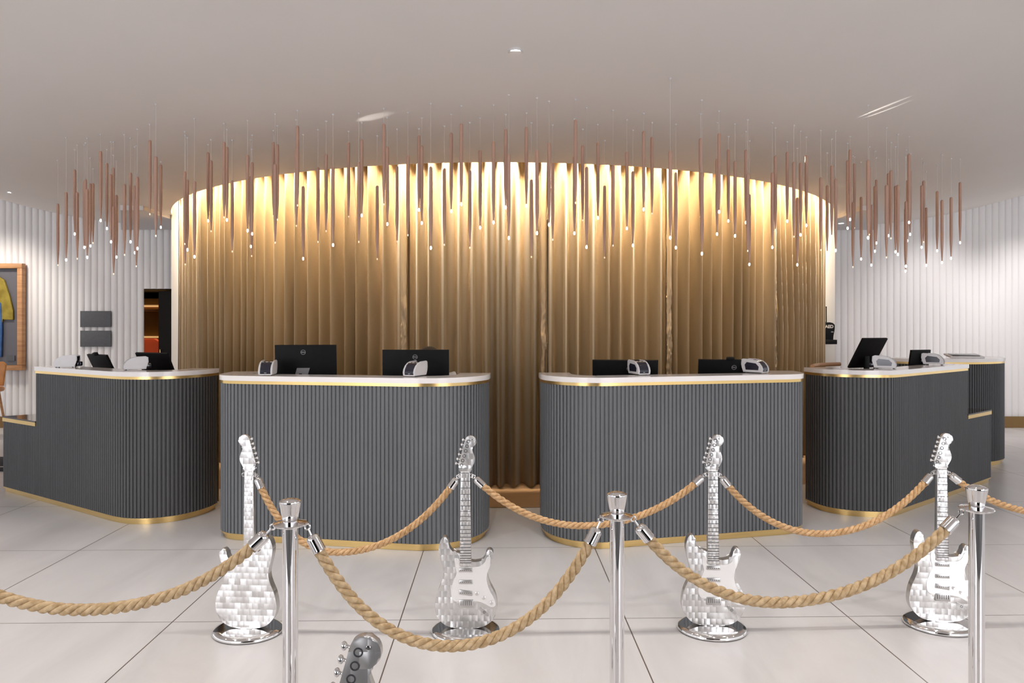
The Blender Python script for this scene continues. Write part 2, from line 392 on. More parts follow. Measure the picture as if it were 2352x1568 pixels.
for k in range(5):
    a0, a1 = bnd[k], bnd[k + 1]
    n = int((a1 - a0) * R_CUR / .0085); zs = [.02, .035] + [.2 + 3.1 * q / 16 for q in range(17)] if k < 4 else [.02, .035] + [.1 + 3.2 * q / 48 for q in range(49)]
    bm = nb(); grid = []
    for z in zs:
        row = []
        for i in range(n + 1):
            a = a0 + (a1 - a0) * i / n
            sk = .0
            if k == 4: sk = -.014 * math.exp(-((z - 1.4) / .8) ** 2) * math.exp(-((a - a0) / (a1 - a0) * 2.2) ** 2)
            r = R_CUR + pleat(a + sk) * (1.0 + .08 * math.sin(z * 1.0 + a * 9))
            zz = z + (.006 * math.sin(a * 60) if z < .03 else 0)
            row.append(bm.verts.new((DC.x + r * math.sin(a), DC.y - r * math.cos(a), zz)))
        grid.append(row)
    for A, B in zip(grid, grid[1:]):
        for i in range(n): bm.faces.new((A[i], A[i + 1], B[i + 1], B[i]))
    bmesh.ops.solidify(bm, geom=bm.faces[:], thickness=.003)
    cu = thing('curtain', clab[k], 'curtain', group='gold curtain panels of the curved drape')
    obj('drape', bm, M['curtain'], cu, smooth=180)
    if k < 4:                                    # puckered side hem
        bm = nb(); rows = []; nz_ = 150
        for q in range(nz_ + 1):
            z = .03 + 3.2 * q / nz_; row = []
            f = min(1, max(.12, (2.3 - z) / 1.0))
            for i in range(7):
                u = i / 6 - .5
                wv = noise.noise(Vector((u * 2.0 + k * 9, z * 14 + u * 5, k))) * .022 * f + noise.noise(Vector((u * 3 + 4, z * 38, k))) * .010 * f
                r = R_CUR + .062 + wv - u * u * .05; a = a1 + ((u - .5) * .055 + .012 * noise.noise(Vector((z * 5, k, 2))) * f) / R_CUR
                row.append(bm.verts.new((DC.x + r * math.sin(a), DC.y - r * math.cos(a), z)))
            rows.append(row)
        for A, B in zip(rows, rows[1:]):
            for i in range(6): bm.faces.new((A[i], A[i + 1], B[i + 1], B[i]))
        h = obj('side_hem', bm, M['curtain'], cu, smooth=180); h['label'] = 'puckered vertical side hem'

# ------------------------------------------------------------------ reception desks
def fluted(P, pitch=.0298, dep=.009):
    L = [0]
    for a, b in zip(P, P[1:]): L.append(L[-1] + (b - a).length)
    n = int(round(L[-1] / pitch)); out = []; N = normals2(P); j = 0
    prof = [(.0, -.35), (.10, -.3), (.14, .55), (.3, .9), (.5, 1.0), (.7, .9), (.86, .55), (.90, -.3)]
    for i in range(n):
        for t, h in prof:
            s = (i + t) / n * L[-1]
            while j < len(P) - 2 and L[j + 1] < s: j += 1
            u = (s - L[j]) / max(1e-9, L[j + 1] - L[j])
            out.append(P[j].lerp(P[j + 1], u) + N[j].lerp(N[j + 1], u).normalized() * dep * h)
    out.append(P[-1].copy())
    return out
def strip(bm, outer, inner, z0, z1):
    """closed wall between an outer and an inner polyline"""
    no, ni = len(outer), len(inner)
    ot = [bm.verts.new((p.x, p.y, z1)) for p in outer]; ob = [bm.verts.new((p.x, p.y, z0)) for p in outer]
    it = [bm.verts.new((p.x, p.y, z1)) for p in inner]; ib = [bm.verts.new((p.x, p.y, z0)) for p in inner]
    for i in range(no - 1): bm.faces.new((ob[i], ob[i + 1], ot[i + 1], ot[i]))
    for i in range(ni - 1): bm.faces.new((ib[i + 1], ib[i], it[i], it[i + 1]))
    bm.faces.new((ob[0], ot[0], it[0], ib[0])); bm.faces.new((ob[-1], ib[-1], it[-1], ot[-1]))
    if no == ni:
        for i in range(no - 1):
            bm.faces.new((ot[i], ot[i + 1], it[i + 1], it[i])); bm.faces.new((ob[i + 1], ob[i], ib[i], ib[i + 1]))
    else:
        bm.faces.new(ot + it[::-1]); bm.faces.new(ob[::-1] + ib)
ZT = 1.18
def rel(P, o): return [p - o for p in P]
def desk(ctrl, label, low=None, flute='flute', endtrim=False):
    """ctrl: outline of the fluted front, left to right as seen; split/low: the stretch with the low shelf"""
    S = resample(catmull([Vector(p) for p in ctrl], 14), .012)
    org = sum(S, Vector((0, 0))) / len(S)
    t = thing('reception_desk', label, 'desk', (org.x, org.y, 0), group='fluted grey reception desks')
    S = rel(S, org)
    hi = S; lo = None
    if low:
        b = Vector(low['b']) - org
        k = min(range(len(S)), key=lambda i: (S[i] - b).length)
        hi, lo = (S[k:], S[:k + 1]) if low['side'] == 'left' else (S[:k + 1], S[k:])
    bm = nb(); strip(bm, fluted(hi), offset(hi, -.11), .05, 1.122); obj('fluted_front', bm, M[flute], t, smooth=35)
    bm = nb(); strip(bm, offset(hi, -.112), offset(hi, -.128), .05, 1.14); obj('inner_panel', bm, M['wood'], t)
    bm = nb(); strip(bm, offset(hi, -.014), offset(hi, -.10), 0, .038); strip(bm, offset(hi, .006), offset(hi, -.10), .038, .05)
    obj('base_trim', bm, M['brass'], t)
    bm = nb(); strip(bm, offset(hi, .010), offset(hi, -.13), 1.122, 1.144); obj('top_trim', bm, M['brass'], t)
    bm = nb(); strip(bm, offset(hi, .018), offset(hi, -.215), 1.1445, ZT)
    es = [e for e in bm.edges if len(e.link_faces) == 2 and e.calc_face_angle(0) > 1.2 and abs(e.verts[0].co.z - e.verts[1].co.z) < 1e-5]
    bmesh.ops.bevel(bm, geom=es, offset=.003, segments=2, affect='EDGES')
    obj('countertop', bm, M['stone'], t)
    # work surface inside, on the staff side
    inn = offset(hi, -.13)
    bm = nb(); prism(bm, [(p.x, p.y) for p in inn[::6]] + [(inn[-1].x, inn[-1].y)], .72, .75, plane='xy'); obj('work_surface', bm, M['wood'], t)
    for e, nrm in (((hi[-1], -1),) if endtrim else ()):
        n_ = normals2(hi)[nrm]; q = e - n_ * .05
        if low and ((low['side'] == 'left') == (nrm == 0)): continue
        bm = nb(); tg = (hi[1] - hi[0]).normalized() if nrm == 0 else (hi[-1] - hi[-2]).normalized()
        c = q + tg * (-.004 if nrm == 0 else .004); ang = math.atan2(n_.y, n_.x)
        box(bm, (c.x, c.y, .59), (.13, .006, 1.06), rot=None)
        bmesh.ops.rotate(bm, cent=(c.x, c.y, 0), matrix=Matrix.Rotation(ang, 3, 'Z'), verts=bm.verts[:])
        obj('end_trim', bm, M['brass'], t, smooth=0)
    if low:
        zl = low['z']
        # curved low shelf: front along the path, back a quarter curve into the high part
        nB = normals2(S)[k]; cpt = S[k] - nB * .62; tip = S[0] if low['side'] == 'left' else S[-1]
        mid = (tip + cpt) / 2 - nB * .20 + (tip - S[k]).normalized() * .10
        back = catmull([tip, mid, cpt], 14)
        # body of the low part
        front = fluted(lo)
        poly = (front + back[::-1][1:-1] if low['side'] == 'right' else front[::-1] + back[::-1][:-1])
        if low['side'] == 'right': poly = front + back[1:] 
        else: poly = front[::-1] + [] ; poly = front + back[::-1][:-1] if False else [*front, *[p for p in back[::-1]][:-1]]
        bm = nb(); prism(bm, [(p.x, p.y) for p in poly], .05, zl - .045, plane='xy'); obj('low_front', bm, M[flute], t, smooth=35)
        lo2 = offset(lo, .012)
        if low['side'] == 'right': poly2 = lo2 + [p for p in back[1:]]
        else: poly2 = lo2 + [p for p in back[::-1][:-1]]
        bm = nb(); prism(bm, [(p.x, p.y) for p in poly2], zl - .012, zl, plane='xy'); obj('low_top', bm, M['darktop'], t)
        bm = nb(); prism(bm, [(p.x, p.y) for p in poly2], zl - .045, zl - .0125, plane='xy'); obj('low_trim', bm, M['brass'], t)
        bm = nb(); strip(bm, offset(lo, -.014), offset(lo, -.10), 0, .038); strip(bm, offset(lo, .006), offset(lo, -.10), .038, .05); obj('low_base_trim', bm, M['brass'], t)
    return t
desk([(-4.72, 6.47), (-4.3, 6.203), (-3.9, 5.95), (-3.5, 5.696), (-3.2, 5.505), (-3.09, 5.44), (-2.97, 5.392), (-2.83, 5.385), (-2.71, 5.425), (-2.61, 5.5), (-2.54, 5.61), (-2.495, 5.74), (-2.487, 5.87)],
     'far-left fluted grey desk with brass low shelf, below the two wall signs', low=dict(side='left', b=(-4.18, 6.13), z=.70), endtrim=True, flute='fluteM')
desk([(-2.165, 5.45), (-2.16, 5.3), (-2.145, 5.17), (-2.11, 5.075), (-2.03, 5.005), (-1.88, 4.965), (-1.6, 4.91), (-1.31, 4.86), (-1.0, 4.803), (-.72, 4.755), (-.59, 4.745), (-.45, 4.775), (-.33, 4.85), (-.24, 4.96), (-.187, 5.1), (-.18, 5.28)],
     'left middle fluted grey desk with two tall black monitors')
desk([(.222, 5.32), (.224, 5.2), (.235, 5.09), (.275, 4.985), (.34, 4.9), (.44, 4.825), (.55, 4.79), (.67, 4.795), (1.0, 4.878), (1.5, 4.995), (1.9, 5.09), (2.04, 5.125), (2.14, 5.185), (2.19, 5.28), (2.215, 5.42), (2.22, 5.55)],
     'right middle fluted grey desk with two low black monitors')
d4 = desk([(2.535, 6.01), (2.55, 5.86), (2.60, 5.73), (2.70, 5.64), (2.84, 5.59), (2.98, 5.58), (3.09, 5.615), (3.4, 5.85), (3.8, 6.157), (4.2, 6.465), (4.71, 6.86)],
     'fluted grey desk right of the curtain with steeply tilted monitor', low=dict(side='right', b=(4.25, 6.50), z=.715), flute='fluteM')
bm = nb(); q = d4.location
tube(bm, [Vector((2.62, 6.08, 1.185)) - q, Vector((2.78, 6.30, 1.185)) - q, Vector((3.02, 6.42, 1.185)) - q], .018, 8); obj('staff_side_rail', bm, M['wood'], d4)
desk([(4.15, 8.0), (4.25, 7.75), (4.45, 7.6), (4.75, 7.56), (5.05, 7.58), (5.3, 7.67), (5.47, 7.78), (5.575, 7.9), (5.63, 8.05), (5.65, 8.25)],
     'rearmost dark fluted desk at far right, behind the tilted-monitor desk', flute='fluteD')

# ------------------------------------------------------------------ monitors
def monitor(label, c, yaw, tilt, w, h, logo=None, webcam=False, zb=.75, stand=None):
    """c: centre of the back face; yaw 0 = back faces the camera; tilt leans the top towards the camera"""
    t = thing('monitor', label, 'monitor', (c[0], c[1], zb), yaw, group='black desk monitors')
    z0 = c[2] - zb
    R = Matrix.Rotation(tilt, 3, 'X')
    def place(o): o.location = (0, 0, z0); o.rotation_euler = (tilt, 0, 0); return o
    bm = nb(); prism(bm, [(-w / 2, -h / 2), (w / 2, -h / 2), (w / 2, h / 2), (-w / 2, h / 2)], 0, .022, bev=.004)
    place(obj('panel', bm, M['black'], t))
    p = [q for q in t.children][0]
    bm = nb(); box(bm, (0, .0235, .004), (w - .02, .002, h - .03)); o = obj('screen', bm, M['screen'], p, smooth=0)
    if logo:
        lx, lz = logo
        lo = nb(); torus(lo, (lx, -.0012, lz), .017, .0016, 'y', 28, 6); lg = obj('logo_ring', lo, M['logo'], p)
        text_mesh('DELL', .0135, M['logo'], lg, 'logo_letters', (lx, -.0012, lz), (PI / 2, 0, 0), bold=.0003)
    if webcam:
        bm = nb(); box(bm, (0, .0, h / 2 + .012), (.06, .03, .024), bev=.005); obj('webcam', bm, M['black'], p)
    # stand
    sm = M['greyplastic'] if stand else M['black']
    bm = nb(); box(bm, (0, .0, 0), (.22, .17, .014), bev=.005); o = obj('stand_base', bm, M['black'], t); o.location = (0, .03, .007)
    bm = nb(); top = Vector((0, -.012, z0 - .02)); box(bm, ((0, .02, (z0 - .02) / 2)), (.05, .02, z0 - .02), bev=.004); obj('stand_neck', bm, M['black'], t)
    if stand:
        sx, sz = stand
        bm = nb(); q = [(-.05, -.07), (.045, -.07), (.065, .0), (-.03, .0)]
        prism(bm, q, -.008, -.001); o = obj('stand_cover', bm, M['greyplastic'], p, smooth=0); o.location = (sx, 0, sz); o['label'] = 'grey slanted stand cover'
        bm = nb(); box(bm, (-.005, -.009, -.052), (.022, .003, .022), bev=.001); o = obj('cable_hole', bm, M['black'], p); o.location = (sx, 0, sz)
    return t
def mon_px(label, xl, xr, ytop, d, h, yaw=0, tilt=.12, **kw):
    w = (xr - xl) / F * d / max(.3, math.cos(yaw)); x = X_at((xl + xr) / 2, d); zt = Z_at(ytop, d)
    return monitor(label, (x, d, zt - h / 2 * math.cos(tilt)), yaw, tilt, w, h, **kw)
mon_px('tall black monitor with round silver logo and grey stand cover, left middle desk', 634, 771, 792, 5.3, .31, yaw=.10, tilt=.10, logo=(-.018, .10), stand=(-.035, -.02))
mon_px('tall black monitor with round logo, behind second printer, left middle desk', 879, 1031, 803, 5.28, .30, yaw=.04, tilt=.06, logo=(-.005, .095))
mon_px('low black monitor partly behind a printer, left end of right middle desk', 1362, 1509, 827, 5.22, .30, yaw=-.13, tilt=.32, logo=(.03, .085))
mon_px('low black monitor with clip-on webcam, right half of right middle desk', 1606, 1745, 826, 5.38, .30, yaw=-.16, tilt=.32, logo=(.03, .09), webcam=True)
monitor('leaning black monitor with webcam between two printers, far-left desk', (-3.65, 6.20, 1.165), -.62, .42, .36, .25, webcam=True)
monitor('larger leaning black monitor in front of the dark doorway, far-left desk', (-3.11, 6.08, 1.18), -.40, .42, .38, .26)
m = monitor('steeply tilted black monitor, left half of desk right of curtain', (3.08, 6.02, 1.297), .35, .55, .275, .30, logo=None)
bm = nb(); box(bm, (.02, -.001, -.06), (.03, .002, .008)); obj('logo_plate', bm, M['logo'], m.children[0], smooth=0)
monitor('small black monitor between two printers on the right desk', (3.78, 6.45, 1.22), .35, .15, .24, .19)

# ------------------------------------------------------------------ small desk printers: white shells, dark curved front
def printer_proto():
    t = thing('label_printer', '-', 'printer', group='white desk printers on the counters')
    W, Lg, H = .098, .165, .102
    prof = [(0, .006), (-.004, .03), (.002, .052), (.016, .074), (.038, .092), (.066, .101), (.125, .104), (.135, .098), (.137, .06), (.128, .04), (.124, .006)]
    prof = [(y * 1.28, z * 1.03) for y, z in prof]
    bm = nb(); inner = [(y + .006, z) for y, z in prof[:5]] + [(y, z - .006) for y, z in prof[5:8]] + [(y - .004, z) for y, z in prof[8:]]
    def pr(bm, pts, x0, x1, bev=0):
        a = [bm.verts.new((x0, y, z)) for y, z in pts]; b = [bm.verts.new((x1, y, z)) for y, z in pts]
        f = [bm.faces.new(a), bm.faces.new(b[::-1])]
        for i in range(len(pts)): bm.faces.new((a[i], b[i], b[(i + 1) % len(pts)], a[(i + 1) % len(pts)]))
        if bev: bmesh.ops.bevel(bm, geom=list(set(f[0].edges) | set(f[1].edges)), offset=bev, segments=2, affect='EDGES')
    pr(bm, inner, -W / 2 + .012, W / 2 - .012); obj('dark_core', bm, M['pdark'], t)
    for s in (-1, 1):
        bm = nb(); pr(bm, prof, s * (W / 2 - .013), s * W / 2, .004); obj('side_shell', bm, M['pwhite'], t)
    bm = nb(); pr(bm, [(.03, .024), (.026, .05), (.05, .074), (.125, .082), (.142, .062), (.134, .024)], -W / 2 - .0015, -W / 2 + .002); obj('side_inset', bm, M['pdark'], t)
    bm = nb(); box(bm, (0, .007, .008), (W - .02, .012, .008), bev=.002); obj('front_lip', bm, M['pwhite'], t)
    bm = nb(); box(bm, (0, .003, .02), (.016, .003, .005), bev=.001); obj('front_mark', bm, M['logo'], t)
    for x in (-.03, 0, .03):
        bm = nb(); box(bm, (x, .062, .0955), (.016, .012, .004), bev=.0015); obj('button', bm, M['pwhite'], t)
    bm = nb(); box(bm, (0, .175, .03), (.05, .05, .04), bev=.008); obj('rear_plug', bm, M['pdark'], t)
    for x in (-.036, .036):
        for y in (.015, .14):
            bm = nb(); lathe(bm, [(0, 0), (.006, 0), (.006, .007), (0, .007)], 10, (x, y, 0)); obj('rubber_foot', bm, M['pdark'], t)
    return t
pp = printer_proto()
plist = [  # px centre, depth, yaw, label
    (609, 4.96, .12, 'white printer facing front at left end of left middle desk'),
    (939, 4.86, -.42, 'white printer in front of the second tall monitor, white side showing'),
    (1480, 5.02, .30, 'white printer in front of the low monitor, right middle desk'),
    (1758, 5.22, .7, 'white printer at right end of right middle desk beside webcam monitor'),
    (128, 5.98, -1.30, 'white printer at far left, left of the small leaning monitor'),
    (284, 5.62, -1.0, 'white printer in front of the doorway, between the leaning monitors'),
    (2058, 5.80, 1.0, 'white printer right of the steeply tilted monitor'),
    (2168, 6.36, .9, 'white printer at right end of right desk, nearest the rear desk')]
for i, (px, dd, yw, lb) in enumerate(plist):
    z = ZT + .0003
    if i == 0: pp.location = (X_at(px, dd), dd, z); pp.rotation_euler = (0, 0, yw); pp['label'] = lb
    else: dup(pp, (X_at(px, dd), dd, z), yw, lb)
# flat tablet on the rear desk
t = thing('tablet', 'dark tablet in a white tray lying on the rearmost desk counter', 'tablet', (5.06, 7.80, ZT + .001), -.25)
bm = nb(); box(bm, (0, 0, .012), (.34, .22, .02), rot=Matrix.Rotation(.12, 3, 'X'), bev=.006); obj('tray', bm, M['pwhite'], t); t.location.z = ZT + .012
bm = nb(); box(bm, (0, 0, .024), (.27, .16, .006), rot=Matrix.Rotation(.12, 3, 'X'), bev=.002); obj('display', bm, M['screen'], t)

# ------------------------------------------------------------------ rod pendants (px x, top, bottom incl. bulb, lit)
A_ = [(453,775,1262,0),(518,685,1228,1),(585,508,1025,1),(605,685,1213,0),(660,600,1130,1),(671,585,1120,0),(683,662,1208,1),(708,618,1118,1),(728,615,1088,0),(788,363,920,1),(837,458,982,1),(869,545,1087,1),(886,492,1003,0),(889,790,1332,0),(912,708,1205,1),(975,622,1183,0),(1022,533,1087,1),(1056,637,1172,1),(1076,565,1140,1),(1067,735,1272,0),(1173,278,865,0),(1220,405,1035,0),(1259,470,972,1),(1447,522,1098,0),(1467,587,1150,1),(1523,600,1205,1),(1450,690,1258,0),(1629,373,922,1),(1653,437,998,0),(1754,292,890,0),(1776,332,917,1),(1818,595,1157,0),(1938,393,1000,1),(1974,450,1025,1),(1964,560,1124,1),(1970,650,1192,0)]
B_ = [(437,293,880,0),(450,465,1088,0),(467,310,908,0),(625,165,797,0),(616,345,957,0),(669,640,1220,1),(785,490,1082,0),(849,387,998,0),(903,488,1114,1),(1025,295,885,0),(1105,452,1082,0),(1128,272,882,1),(1249,635,1216,0),(1301,150,790,0),(1328,328,950,1),(1405,483,1080,0),(1489,397,1030,0),(1575,240,838,1),(1598,320,942,1),(1669,485,1137,1),(1774,500,1105,0),(1828,220,850,1),(1907,147,795,1),(1974,515,1128,0)]
C_ = [(180,355,978,1),(285,288,938,1),(380,190,820,1),(404,390,1060,1),(542,175,808,1),(581,588,1200,0),(625,358,1022,1),(720,298,955,1),(748,458,1065,0),(927,117,777,0),(918,402,1022,1),(982,317,914,0),(1013,487,1130,1),(1102,295,902,1),(1154,635,1205,0),(1220,475,1112,0),(1329,368,984,1),(1376,523,1116,1),(1460,207,836,1),(1525,253,862,0),(1668,362,1058,1),(1712,530,1134,1),(1905,263,887,0),(1916,530,1182,1)]
D_ = [(161,207,784,1),(147,388,943,1),(228,322,848,1),(276,405,956,1),(354,325,860,1),(367,500,1058,0),(379,645,1160,1),(566,367,907,0),(544,488,1038,1),(651,340,850,1),(699,412,955,0),(723,667,1162,1),(747,417,948,1),(788,362,880,1),(892,522,1052,0),(938,580,1062,0),(971,437,948,0),(999,533,1060,1),(1085,400,900,1),(1103,323,837,1),(1133,422,892,0),(1123,700,1172,0),(1182,663,1120,1),(1232,398,970,1),(1241,450,940,0),(1255,720,1163,1),(1281,585,1064,1),(1291,540,1005,1),(1364,578,1104,0),(1377,493,952,1),(1396,472,967,0),(1429,583,1069,1),(1446,577,1088,1),(1504,695,1172,1),(1514,545,988,1),(1526,353,858,1),(1534,475,943,1),(1501,745,1207,1),(1617,580,1035,1),(1631,547,992,0),(1650,740,1164,1),(1728,622,1060,1),(1763,685,1145,1),(1828,665,1114,1),(1893,557,1002,1)]
rods = [(x / 3.4083, 240 + a / 3.4083, 240 + b / 3.4083, l) for x, a, b, l in A_] + [(500 + x / 3.4083, 240 + a / 3.4083, 240 + b / 3.4083, l) for x, a, b, l in B_] \
     + [(1050 + x / 3.4083, 240 + a / 3.4083, 240 + b / 3.4083, l) for x, a, b, l in C_] + [(1600 + x / 3.1277, 240 + a / 3.1277, 240 + b / 3.1277, l) for x, a, b, l in D_]
rods.sort()
RL = .585
bm = nb(); lathe(bm, [(0, .0), (.006, -.0005), (.0110, -.006), (.0126, -.016), (.0130, -.34), (.0127, -.39), (.0114, -.45), (.0086, -.51), (.0056, -.56), (.0042, -RL), (0, -RL)], 14); rod_me = obj('rod', bm, M['copper'])
bm = nb(); lathe(bm, [(0, 0), (.0042, 0), (.0062, -.006), (.0072, -.012), (.0062, -.019), (.0035, -.024), (0, -.025)], 12); bulb_me = obj('bulb', bm, M['bulb'])
bm = nb(); lathe(bm, [(0, 0), (.0042, 0), (.0048, -.006), (.0044, -.012), (0, -.016)], 12); tip_me = obj('unlit_bulb', bm, M['bulboff'])
bm = nb(); lathe(bm, [(0, 0), (.0007, 0), (.0007, 1), (0, 1)], 6); wire_me = obj('wire', bm, M['wire'])
bm = nb(); lathe(bm, [(0, 0), (.008, 0), (.009, -.003), (.004, -.010), (0, -.010)], 12); cup_me = obj('ceiling_cup', bm, M['pwhite'])
protos = [rod_me, bulb_me, tip_me, wire_me, cup_me]
zones = [(0, 176, 'before the left ribbed wall, left of the signs'), (176, 272, 'above the two grey wall signs'), (272, 400, 'right of the grey signs, left of the curtain'),
         (400, 520, 'at the left end of the curtain'), (520, 630, 'left of the first tall monitor'), (630, 780, 'above the first tall monitor'), (780, 925, 'between the two tall monitors'),
         (925, 1035, 'above the second tall monitor'), (1035, 1118, 'above the right end of left middle desk'), (1118, 1247, 'above the gap between the middle desks'),
         (1247, 1360, 'above the left end of right middle desk'), (1360, 1512, 'above the third tall-desk monitor'), (1512, 1700, 'above the webcam monitor, right middle desk'),
         (1700, 1845, 'above the right end of right middle desk'), (1845, 1925, 'at the right end of the curtain'), (1925, 2000, 'left of the steeply tilted monitor top'),
         (2000, 2080, 'above the printer by the tilted monitor'), (2080, 2145, 'above the small right desk monitor'), (2145, 2352, 'rightmost cluster before the right ribbed wall')]
zones[11] = (1360, 1512, 'above the low monitor behind a printer')
ORD = ['first', 'second', 'third', 'fourth', 'fifth', 'sixth', 'seventh', 'eighth', 'ninth', 'tenth', 'eleventh', 'twelfth', 'thirteenth', 'fourteenth', 'fifteenth', 'sixteenth']
cnt = {}
for px, yt, yb, lit in rods:
    L = yb - yt
    dd = .605 * F / L
    k = (px - CX) / F
    def rr(q): return math.hypot(k * q - DC.x, q - DC.y)
    for _ in range(40):
        if rr(dd) < 5.12: dd -= .04
        elif rr(dd) > 6.75: dd += .04
    x = k * dd; zt = Z_at(yt, dd); zb = Z_at(yb, dd)
    lb = .026 if lit else .014
    zc_ = ceil_z(x, dd)
    while zt > zc_ - .012: dd += .02; x = k * dd; zt = Z_at(yt, dd); zb = Z_at(yb, dd); zc_ = ceil_z(x, dd)
    ln = zt - zb - lb
    zi = next(i for i, z in enumerate(zones) if z[0] <= px < z[1]); cnt[zi] = cnt.get(zi, 0) + 1
    lab = f"{'lit' if lit else 'unlit'} copper rod pendant, {ORD[cnt[zi] - 1]} from left {zones[zi][2]}"
    t = thing('rod_pendant', lab, 'pendant light', (x, dd, zt), group='copper rod pendants hanging before the curtain')
    r = rod_me.copy(); C.objects.link(r); r.parent = t; r.scale = (1, 1, ln / RL)
    b = (bulb_me if lit else tip_me).copy(); C.objects.link(b); b.parent = t; b.location = (0, 0, -ln)
    w = wire_me.copy(); C.objects.link(w); w.parent = t; w.scale = (1, 1, zc_ - zt)
    c = cup_me.copy(); C.objects.link(c); c.parent = t; c.location = (0, 0, zc_ - zt)
for p in protos: bpy.data.objects.remove(p)

# ------------------------------------------------------------------ guitar sculptures
K = .000743
def gp(x, y): return ((x - 315) * K, (1425 - y) * K)
def g4(x, y): return gp((x / 4.478 + 40) * 2.903, (y / 4.478 + 190) * 2.903)
body_pts = [(178, 778), (196, 796), (202, 830), (212, 858), (238, 882), (272, 886), (292, 900), (300, 935), (352, 945), (390, 946), (428, 936), (446, 910), (456, 876), (474, 862), (494, 872), (501, 902), (490, 948), (471, 990), (463, 1030), (472, 1075), (492, 1120), (515, 1165), (527, 1220), (525, 1270), (506, 1325), (450, 1372), (385, 1390), (315, 1394), (245, 1390), (182, 1372), (140, 1335), (118, 1300), (109, 1255), (113, 1205), (126, 1150), (150, 1092), (164, 1042), (163, 1000), (150, 950), (139, 900), (136, 850), (147, 806), (162, 784)]
head_pts = [(282, 342), (276, 322), (268, 296), (274, 262), (284, 225), (294, 188), (305, 150), (314, 118), (328, 102), (352, 96), (374, 105), (386, 128), (384, 152), (368, 168), (358, 180), (362, 200), (370, 222), (377, 245), (374, 275), (362, 300), (350, 322), (346, 342)]
guard_pts = [(197, 562), (232, 566), (250, 590), (250, 648), (375, 652), (462, 642), (505, 605), (524, 560), (545, 545), (563, 562), (560, 640), (536, 700), (525, 780), (545, 870), (598, 975), (618, 1030), (600, 1062), (560, 1060), (500, 1028), (440, 1008), (380, 1004), (235, 1004), (192, 1004), (162, 955), (158, 890), (182, 800), (212, 730), (212, 690), (200, 640)]
def guitar():
    t = thing('guitar_sculpture', '-', 'sculpture', group='steel guitar sculptures holding the rope')
    bm = nb(); lathe(bm, [(0, 0), (.166, 0), (.172, .006), (.172, .014), (.166, .022), (.150, .0275), (.140, .028), (0, .028)], 56, sx=1, sy=.84)
    obj('oval_base', bm, M['mirror'], t)
    P = [gp(*p) for p in body_pts]; P = [(p.x, p.y) for p in catmull([Vector(q) for q in P], 4, True)]
    bm = nb(); prism(bm, P, -.022, .022, bev=.007); o = obj('body', bm, M['turned'], t, smooth=50); o.location = (0, 0, .004)
    # neck and fretboard with engraved frets
    bm = nb(); z0, z1 = gp(0, 965)[1], gp(0, 335)[1]
    prism(bm, [(-.0285, z0), (.0295, z0), (.0225, z1), (-.0245, z1)], -.034, -.004, bev=.004); nk = obj('neck', bm, M['turnedfine'], t)
    for y in (340, 397, 443, 485, 525, 562, 598, 632, 662, 692, 720, 746, 771, 795, 818, 840, 860, 878, 895, 912, 927, 942):
        f = (y - 340) / 600; hw = .0232 + .005 * f; bm = nb(); box(bm, ((.0 + .0005), -.0345, gp(0, y)[1]), (2 * hw, .002, .0022)); obj('fret', bm, M['darkline'], nk, smooth=0)
    P = [gp(*p) for p in head_pts]; P = [(p.x, p.y) for p in catmull([Vector(q) for q in P], 4, True)]
    bm = nb(); prism(bm, P, -.024, -.006, bev=.004); hd = obj('headstock', bm, M['turned'], t, smooth=50)
    bm = nb(); lathe(bm, [(0, 0), (.004, 0), (.004, .004), (0, .005)], 12); bmesh.ops.rotate(bm, cent=(0, 0, 0), matrix=Matrix.Rotation(PI / 2, 3, 'X'), verts=bm.verts[:])
    bmesh.ops.translate(bm, vec=(*[(gp(357, 122))[0]], -.024, gp(357, 122)[1]), verts=bm.verts[:]); obj('string_stud', bm, M['chrome'], hd)
    for x, y in ((333, 134), (325, 166), (316, 197), (306, 231), (296, 262), (287, 292)):
        cx, cz = gp(x, y); kx, kz = gp(x - 36, y - 10)
        bm = nb(); torus(bm, (cx, -.0245, cz), .0072, .0014, 'y', 20, 6); pg = obj('tuning_ring', bm, M['darkline'], hd)
        bm = nb(); tube(bm, [(cx - .002, -.015, cz), (kx + .004, -.015, kz)], .003, 8)
        r = bmesh.ops.create_uvsphere(bm, u_segments=12, v_segments=8, radius=.0078); bmesh.ops.scale(bm, vec=(.75, .9, 1.05), verts=r['verts']); bmesh.ops.translate(bm, vec=(kx, -.015, kz), verts=r['verts'])
        obj('tuning_knob', bm, M['chrome'], hd, smooth=180)
    P = [g4(*p) for p in guard_pts]; P = [(p.x, p.y) for p in catmull([Vector(q) for q in P], 4, True)]
    bm = nb(); prism(bm, P, -.0252, -.022, bev=.0008); gd = obj('pickguard', bm, M['guard'], t)
    for y0, y1, sl in ((662, 702, 0), (785, 825, 0), (892, 940, -.12)):
        (xa, za), (xb, zb) = g4(240, y1), g4(380, y0)
        bm = nb(); box(bm, (0, 0, 0), (xb - xa, .006, zb - za), bev=.002); bmesh.ops.rotate(bm, cent=(0, 0, 0), matrix=Matrix.Rotation(-sl, 3, 'Y'), verts=bm.verts[:])
        bmesh.ops.translate(bm, vec=((xa + xb) / 2, -.0275, (za + zb) / 2), verts=bm.verts[:]); pk = obj('pickup', bm, M['softsteel'], t)
        for j in range(6):
            bm = nb(); x = xa + (xb - xa) * (j + .8) / 6.6; lathe(bm, [(0, 0), (.002, 0), (.002, .0012), (0, .0012)], 8, (x, 0, 0))
            bmesh.ops.rotate(bm, cent=(0, 0, 0), matrix=Matrix.Rotation(PI / 2, 3, 'X'), verts=bm.verts[:]); bmesh.ops.translate(bm, vec=(0, -.0305, (za + zb) / 2), verts=bm.verts[:])
            obj('pole_piece', bm, M['darkline'], pk)
